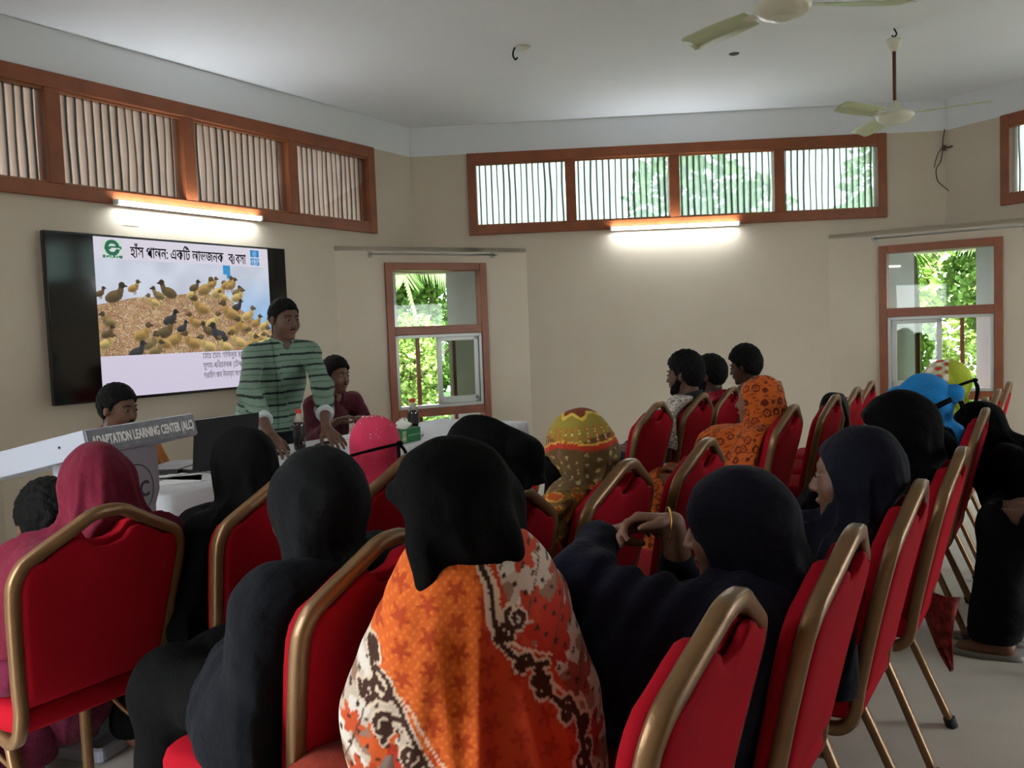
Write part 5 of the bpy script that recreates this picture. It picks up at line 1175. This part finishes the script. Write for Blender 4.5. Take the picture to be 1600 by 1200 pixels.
# ---- navy woman with the raised hand
def make11():
    s, t = cpos['M']; Hc = head_top(ats(1146, 724, s))
    f = Fig('person', 'woman in a navy headscarf and robe resting her folded arms, one hand raised', st(s, t - .27), HEAD, Hc, .15, .15, 0, '7d5a48', 1.0, False, True); f.off = 0
    # left arm forward along the chair back before her, right forearm laid across with a curled hand
    f.wr[0] = f.L(atd(940, 838, 2.02)); f.el[0] = f.L(atd(905, 905, 1.86)); f.el[0][2] -= .01
    hw = f.L(atd(1052, 818, 1.96)); f.wr[1] = hw; f.el[1] = f.S[1] + np.array([.03, .24, -.07])
    left = -np.array((f.I.to_3x3() @ cR)[:]); upv = np.array((f.I.to_3x3() @ cU)[:]); tocam = -np.array((f.I.to_3x3() @ cF)[:])
    f.hands[1] = dict(d=left * 1.0 + upv * .05 + tocam * .0, n=-upv * .75 + tocam * .45, side=tocam, curl=(.72, .62, .60, .55), L=.165, spread=.10, thumb=(.5, .3))
    f.hands[0] = dict(d=-left * .8 + upv * .25, n=-upv, side=tocam, curl=(.4, .4, .45, .5), L=.16)
    f.body(.0055); N, S = f.N, f.S
    D = f.torso(.024) + [('c', S[0], f.el[0], .085, .062), ('c', f.el[0], f.wr[0], .062, .048), ('c', S[1], f.el[1], .07, .055), ('c', f.el[1], f.el[1] * .45 + f.wr[1] * .55, .052, .042)]
    D += [('c', S[0] + np.array([0, 0, -.05]), f.el[0] * .7 + S[0] * .3 + np.array([0, 0, -.12]), .09, .09), ('c', N + np.array([0, 0, -.08]), f.hip + np.array([0, -.02, .1]), .15, .175), ('c', S[0] + np.array([.0, .05, -.12]), f.hip + np.array([-.12, .14, .1]), .11, .14)]
    for i in (0, 1): D += [('c', f.hp[i], f.kn[i], .108, .085), ('c', f.kn[i], f.an[i], .088, .105)]
    D += [('c', f.kn[0], f.kn[1], .075, .075), ('c', f.an[0] + np.array([0, 0, .1]), f.an[1] + np.array([0, 0, .1]), .085, .085)]
    def fo(P):
        q = (P - S[0]) @ ((f.el[0] - S[0]) / np.linalg.norm(f.el[0] - S[0])); near = np.exp(-(np.linalg.norm(P - (S[0] * .5 + f.el[0] * .5), axis=1) / .17) ** 2)
        return .012 * np.sin(q * 85 + P[:, 2] * 22) * near + folds(P, (0, .05), .009, 12, 8, .9, .2) + crumple(P, .003, 26, 2)
    def dc(P, d):
        d = smax(d, .075 - P[:, 2], .01); d = smax(d, -cone(P, N, N + np.array([0, .01, .14]), .062, .07), .01)
        w, e = f.wr[0], f.el[0]; v = (w - e) / np.linalg.norm(w - e); return smax(d, np.where(np.linalg.norm(P - w, axis=1) < .10, (P - (w - v * .005)) @ v, -1), .004)
    f.cloth('robe', navy, D, .06, dc, .0085, fo)
    Z = lambda v: f.Hc + f.Rh @ np.array(v)
    sc = [('e', Z((0, -.016, .012)), (.093, .114, .114), f.Rh), ('c', Z((0, -.03, -.05)), N + np.array([0, -.02, -.05]), .080, .10, .03), ('c', N + np.array([0, -.03, -.04]), S[0] * .7 + N * .3, .085, .07), ('c', N + np.array([0, -.03, -.04]), S[1] * .8 + N * .2, .085, .075),
          ('c', N + np.array([.02, -.05, -.05]), N + np.array([.08, -.10, -.14]), .07, .05), ('c', Z((0, -.04, .0)), N + np.array([.02, -.07, -.08]), .076, .095, .03)]
    f.cloth('headscarf', navy2, sc, .045, lambda P, d: smax(d, -elli((P - A_(f.Hc)) @ f.Rh, (0, .125, -.012), (.056, .075, .072)), .012), .0075, lambda P: folds(P, (f.Hc[0], f.Hc[1]), .015, 7, 4, f.Hc[2] + .06, f.Hc[2] - .15, 9.) + crumple(P, .0042, 26, 7))
    v = (f.wr[1] - f.el[1]); v = v / np.linalg.norm(v); a1 = np.cross(v, upv); a1 /= np.linalg.norm(a1); b1 = np.cross(v, a1); hd_ = f.hands[1]['d'] / np.linalg.norm(f.hands[1]['d']); a1 = np.cross(hd_, upv); a1 /= np.linalg.norm(a1); b1 = np.cross(hd_, a1); c = f.wr[1] + hd_ * .012
    MB().tube([Vector(c + (a1 * math.cos(q) + b1 * math.sin(q)) * .034) for q in [2 * math.pi * k / 28 for k in range(28)]], .0028, 8, closed=True).build('gold_bangle', mat('gold', 'd9a860', .25, metal=.9), f.root, True)
    b = MB()
    for p_, v_ in f.tips[1]:
        v_ = v_ / np.linalg.norm(v_); M_ = Matrix.Translation(Vector(p_ + v_ * .003 - np.cross(v_, np.cross(f.hands[1]['n'], v_)) * 0 - (f.hands[1]['n'] / np.linalg.norm(f.hands[1]['n'])) * .0062)); b = MB().lathe([(.001, -.0015), (.005, -.0005), (.0052, .0005), (.001, .0018)], 10, M_); b.build('finger_nail', nail_m, f.root, True)
    return f
w11 = make11()
# ================================================================== men
def shirt(f, m, col=None, sleeve='long', hem=.50, res=.008, g=.018, k=.04, collar_m=None, vneck=.05, foldamp=.004, cuff=None, b=1.0):
    D = f.torso(g, b); N = f.N
    for i in (0, 1):
        e, w = f.el[i], f.wr[i]
        if sleeve == 'long': D += [('c', f.S[i], e, .050 + g, .046 + g), ('c', e, w, .044 + g, .032 + g)]
        elif sleeve == 'rolled': D += [('c', f.S[i], e, .038 + g, .034 + g), ('c', e, e * .35 + w * .65, .038 + g, .030 + g)]
        else: D += [('c', f.S[i], f.S[i] * .12 + e * .88, .056 + g, .058 + g)]
    if hem < .5 or not f.sit: D += [('c', f.hip + np.array([0, 0, .05]), f.hip + np.array([0, 0, -.13]), .15 + g, .155 + g)]
    def cut(P, d):
        d = smax(d, hem - P[:, 2], .006); d = smax(d, -cone(P, N + np.array([0, .004, .0]), N + np.array([0, .02, .16]), .052, .075), .008)
        d = smax(d, -cone(P, N + np.array([0, .075, .02]), N + np.array([0, .115, -vneck - .02]), .030, .008), .006)
        for i in (0, 1):
            w = f.wr[i]; e = f.el[i]; v = (w - e) / np.linalg.norm(w - e); q = {'long': w - v * .01, 'rolled': e * .35 + w * .65, 'short': None}[sleeve]
            if q is not None: d = smax(d, np.where(np.linalg.norm(P - q, axis=1) < .11, (P - q) @ v, -1), .004)
            else: u = (e - f.S[i]) / np.linalg.norm(e - f.S[i]); q = f.S[i] * .15 + e * .85; d = smax(d, np.where(np.linalg.norm(P - q, axis=1) < .12, (P - q) @ u, -1), .004)
        return d
    o = f.cloth('shirt', m, D, k, cut, res, lambda P: folds(P, (0, 0), foldamp, 9, 3) + crumple(P, foldamp * .8, 30, 1), colour=col)
    cm = collar_m or m
    pts = [Vector(N + np.array([.064 * math.sin(a) * 1.02, .006 + .068 * math.cos(a), .030 + .020 * (-math.cos(a)) - (.012 if abs(a) < .5 else 0)])) for a in [math.radians(x) for x in range(28, 333, 12)]]
    c_ = MB().tube(pts, 0, 10, flat=(.0065, .021)).build('collar', cm, f.root, True)
    if col is not None: recolor(c_, lambda P: np.tile(hex3('6f8d78'), (len(P), 1)))
    return o
def trousers(f, m, res=.011):
    D = [('e', f.hip, (.17, .13, .13))]
    for i in (0, 1): D += [('c', f.hp[i], f.kn[i], .098, .072), ('c', f.kn[i], f.an[i], .070, .058)]
    f.cloth('trousers', m, D, .04, lambda P, d: smax(smax(d, .075 - P[:, 2], .005), P[:, 2] - (f.hip[2] + .06), .005), res, lambda P: crumple(P, .004, 24, 5))
def shoes(f, m):
    for i in (0, 1): a = f.an[i]; f.cloth('shoe', m, [('c', a + np.array([0, -.03, -.05]), a + np.array([0, .15, -.055]), .044, .036)], .02, lambda P, d: smax(d, .0 - P[:, 2], .004), .008)
trs = fabric('dark_trousers', '1c1d22'); leather = mat('dark_leather', '17120f', .4)
# ---- standing speaker in a green striped shirt
def colstripe(P):
    z = P[:, 2] + .006 * np.sin(P[:, 0] * 9) + .01 * np.sin(P[:, 1] * 11); c = np.tile(hex3('6f8475'), (len(P), 1)); u = (z / .072) % 1; c[np.abs(u - .5) < .085] = hex3('14241f'); c[np.abs(((z / .072) + .5) % 1 - .5) < .05] = hex3('4c6a58'); c[(np.abs(P[:, 0] - .01) < .006) & (P[:, 1] > .04)] *= .8
    return c
RZ = math.radians(-138)
f = Fig('person', 'standing man in a green striped shirt leaning with both hands on the table', st(3.13, 1.40), RZ, head_top(att(443, 465, 1.55)), .16, .12, .03, '5d4032', 1.0, True, False)
f.k = 1.0; f.hip = np.array([0, -.02, .88]); f.hp = [f.hip + np.array([g * .09, 0, -.03]) for g in (-1, 1)]
f.N = f.Hc + f.Rh @ np.array([0, -.028, -.115]) + np.array([0, -.008, -.045]); f.S = [f.N + np.array([g * .175, 0, -.045]) for g in (-1, 1)]
hr = f.L(atz(432, 700, TZ + .055)); hl = f.L(atz(518, 687, TZ + .055))     # his right hand is at the left of the picture
f.wr = [None, None]; f.el = [None, None]
for i, h in enumerate((hl, hr)):
    pass
xr, xl = (0, 1) if hr[0] < hl[0] else (1, 0)
for i, h in ((xr, hr), (xl, hl)):
    g = -1 if i == 0 else 1; f.wr[i] = h + np.array([0, -.055, .055]); f.el[i] = (f.S[i] + f.wr[i]) / 2 + np.array([g * .055, -.045, .0])
    f.hands[i] = dict(d=(g * .12, .85, -.5), n=(0, -.45, -.9), side=(-g, .1, 0), curl=(.22, .2, .2, .25), L=.18, spread=.32, thumb=(.3, .2))
f.body(.0065); f.eyes(); f.hair(.006, .070, .004, 3); f.whisker('moustache')
shirt(f, PIC('green_striped'), colstripe, 'rolled', .80, .0065, .022, b=1.12, foldamp=.004)
cuffm = fabric('cuff_white', 'b9c2c4', var=.05)
for i in (0, 1):
    e, w = f.el[i], f.wr[i]; v = (w - e) / np.linalg.norm(w - e); q = e * .35 + w * .65; f.cloth('cuff', cuffm, [('c', q - v * .045, q + v * .012, .052, .050)], .01, lambda P, d, q=q, v=v: smax(smax(d, (P - (q + v * .014)) @ v, .003), -((P - (q - v * .050)) @ v), .003), .006)
b = MB()
for k in range(6): z = f.N[2] - .09 - k * .085; b.lathe([(.0045, -.0015), (.0045, .0015)], 8, Matrix.Translation((.01, .155 - .004 * k, z)) @ Matrix.Rotation(math.radians(-90), 4, 'X'))
trousers(f, trs); shoes(f, leather); spk = f
# ---- seated men behind the table
def man(pos, rz, label, Hc, shirt_m, tone='5d4032', yaw=0, pitch=.05, whisk=None, sleeve='short', hairv=.014, top=.006, front=.070, scol=None, arms=None, res=.008, roll=0, collar=None, vneck=.05, sres=.008, seed=2):
    f = Fig('person', label, pos, rz, Hc, yaw, pitch, roll, tone, 1.0, True, True); f.off = 0
    if arms: arms(f)
    f.body(res); f.eyes(); f.hair(hairv, front, top, seed)
    if whisk: f.whisker(whisk)
    shirt(f, shirt_m, scol, sleeve, .47, sres, collar_m=collar, vneck=vneck); trousers(f, trs); shoes(f, leather); return f
def stool(s_, t_, rz, label):
    o = empty('padded_stool', st(s_, t_), rz, label, 'stool')
    pad([(.19 * math.cos(a), .19 * math.sin(a)) for a in [2 * math.pi * k / 24 for k in range(24)]], Matrix.Translation((0, 0, .40)), .07).build('seat', red_m, o, True)
    for k in range(4): a = math.radians(45 + 90 * k); MB().tube([(.12 * math.cos(a), .12 * math.sin(a), .41), (.19 * math.cos(a), .19 * math.sin(a), 0)], .012, 8).build('leg', brz_m, o, True)
RB = HEAD + math.pi
def arms_table(f):
    for i, g in enumerate((-1, 1)): f.el[i] = f.S[i] + np.array([g * .06, .10, -.24]); f.wr[i] = np.array([g * .12, .36, .79])
m1 = man(st(2.45, 1.08), RB - .15, 'seated man in a maroon shirt behind the table, right of the standing man', head_top(att(524, 559, 1.16)), fabric('maroon_shirt', '4c1822', var=.1), '6a4838', yaw=.1, whisk='moustache', sleeve='long', hairv=.016, top=.012, arms=arms_table, vneck=.10)
stool(2.45, 1.08, RB, 'low stool hidden under the seated man in the maroon shirt')
m2 = man(st(4.12, 1.12), RB - .1, 'seated man in an orange brown shirt behind the lectern', head_top(att(183, 602, 1.20)), fabric('orange_brown', 'a0602c', var=.15), '60402f', yaw=.35, pitch=.12, whisk='moustache', sleeve='long', hairv=.014, top=.010, arms=arms_table)
stool(4.12, 1.12, RB, 'low stool hidden under the man in the orange brown shirt')
# ---- three men at the far side, in profile
def colscrib(P):
    c = np.tile(hex3('c6c1b8'), (len(P), 1)); n = np.sin(P[:, 0] * 120 + 4 * np.sin(P[:, 2] * 60)) * np.sin(P[:, 2] * 170 + 3 * np.sin(P[:, 1] * 70)) ; c[n > .45] = hex3('5f5650'); c[(n < -.6)] = hex3('8c8078'); return c
def sitter(key, px, py, **k):
    s, t = cpos[key]; return man(st(s, t - .27), HEAD, k.pop('label'), head_top(ats(px, py, s)), k.pop('m'), **k)
m3 = sitter('H', 1068, 552, label='bearded man in a white patterned shirt, nearest of the three men in profile', m=PIC('white_scribble'), scol=colscrib, tone='553729', yaw=.0, whisk='beard', collar=fabric('dark_collar', '22242a'), hairv=.018, top=.014, vneck=.02)
m4 = sitter('H2', 1107, 556, label='man in a red shirt between the two other men in profile', m=fabric('red_shirt', 'b02638'), tone='4f3326', whisk='beard', hairv=.014, top=.010)
m5 = sitter('W', 1163, 544, label='man with thick dark hair and a white collar, farthest of the men in profile', m=fabric('grey_shirt', '5a5c60'), tone='4f3326', collar=fabric('white_collar', 'd8d8d8'), pitch=.18, hairv=.020, top=.020, whisk='moustache')
# ---- child beside the woman in maroon
f = Fig('person', 'small child with dark hair in a maroon dress beside the woman in the maroon scarf', atd(38, 800, 2.95).xy.to_3d(), HEAD - .5, atd(76, 815, 3.0), .2, .1, 0, '6b4836', .72, False, True)
f.root.location = Vector((f.M @ Vector((0, 0, 0))).xy.to_3d())
f.cloth('placeholder', wine, [('e', (0, 0, 1), (.01, .01, .01))], .01, None, .01) if False else None
kid = f; g_ = f.Hc.copy(); sh = np.array([g_[0], g_[1] - .0, 0])
f.N = g_ + np.array([0, -.02, -.115]); f.hip = np.array([g_[0], g_[1] - .04, .50]); f.S = [f.N + np.array([q * .11, 0, -.03]) for q in (-1, 1)]
f.hp = [f.hip + np.array([q * .06, .02, 0]) for q in (-1, 1)]; f.kn = [f.hip + np.array([q * .08, .16, -.10]) for q in (-1, 1)]; f.an = [f.hip + np.array([q * .07, .17, -.36]) for q in (-1, 1)]
f.el = [f.S[i] + np.array([q * .05, .05, -.15]) for i, q in enumerate((-1, 1))]; f.wr = [f.hip + np.array([q * .05, .20, .08]) for q in (-1, 1)]
for i, q in enumerate((-1, 1)): f.hands[i] = dict(d=(-q * .3, 1, -.2), n=(0, 0, -1), side=(-q, .3, 0), L=.12)
f.body(.009); f.hair(.016, .05, .004, 4)
f.cloth('dress', wine, f.torso(.0) + f.arm(0, .018) + f.arm(1, .018) + [('c', f.hip, f.hip + np.array([0, .12, -.25]), .15, .17)], .05, lambda P, d: smax(d, -cone(P, f.N, f.N + np.array([0, .01, .1]), .045, .05), .01), .010, lambda P: folds(P, (g_[0], g_[1]), .008, 10, 2))
# ---- loose cloth end under the chair by the aisle (part of the veiled woman's outfit)
a = w13.L(ats(1470, 930, 3.60)); e = w13.L(ats(1488, 1048, 3.58)); md = (a + e) / 2 + np.array([0, .04, .03])
V = []; n = 12
for j in range(n + 1):
    u = j / n; c = a * (1 - u) ** 2 + 2 * u * (1 - u) * md + e * u * u; wv = .055 * (1 - u ** 1.6) + .003
    for i in range(7): q = (i - 3) / 3; V.append(tuple(c + np.array([.2, 1, 0]) * wv * q + np.array([.012 * math.sin(q * 5 + u * 6), 0, 0])))
F = [(j * 7 + i, j * 7 + i + 1, (j + 1) * 7 + i + 1, (j + 1) * 7 + i) for j in range(n) for i in range(6)]
o = link_mesh('scarf_end', V, F, mat('red_check_cloth', 'a03a34', .9, col2='5c1a1c', vscale=40), w13.root, True); q = o.modifiers.new('t', 'SOLIDIFY'); q.thickness = .003
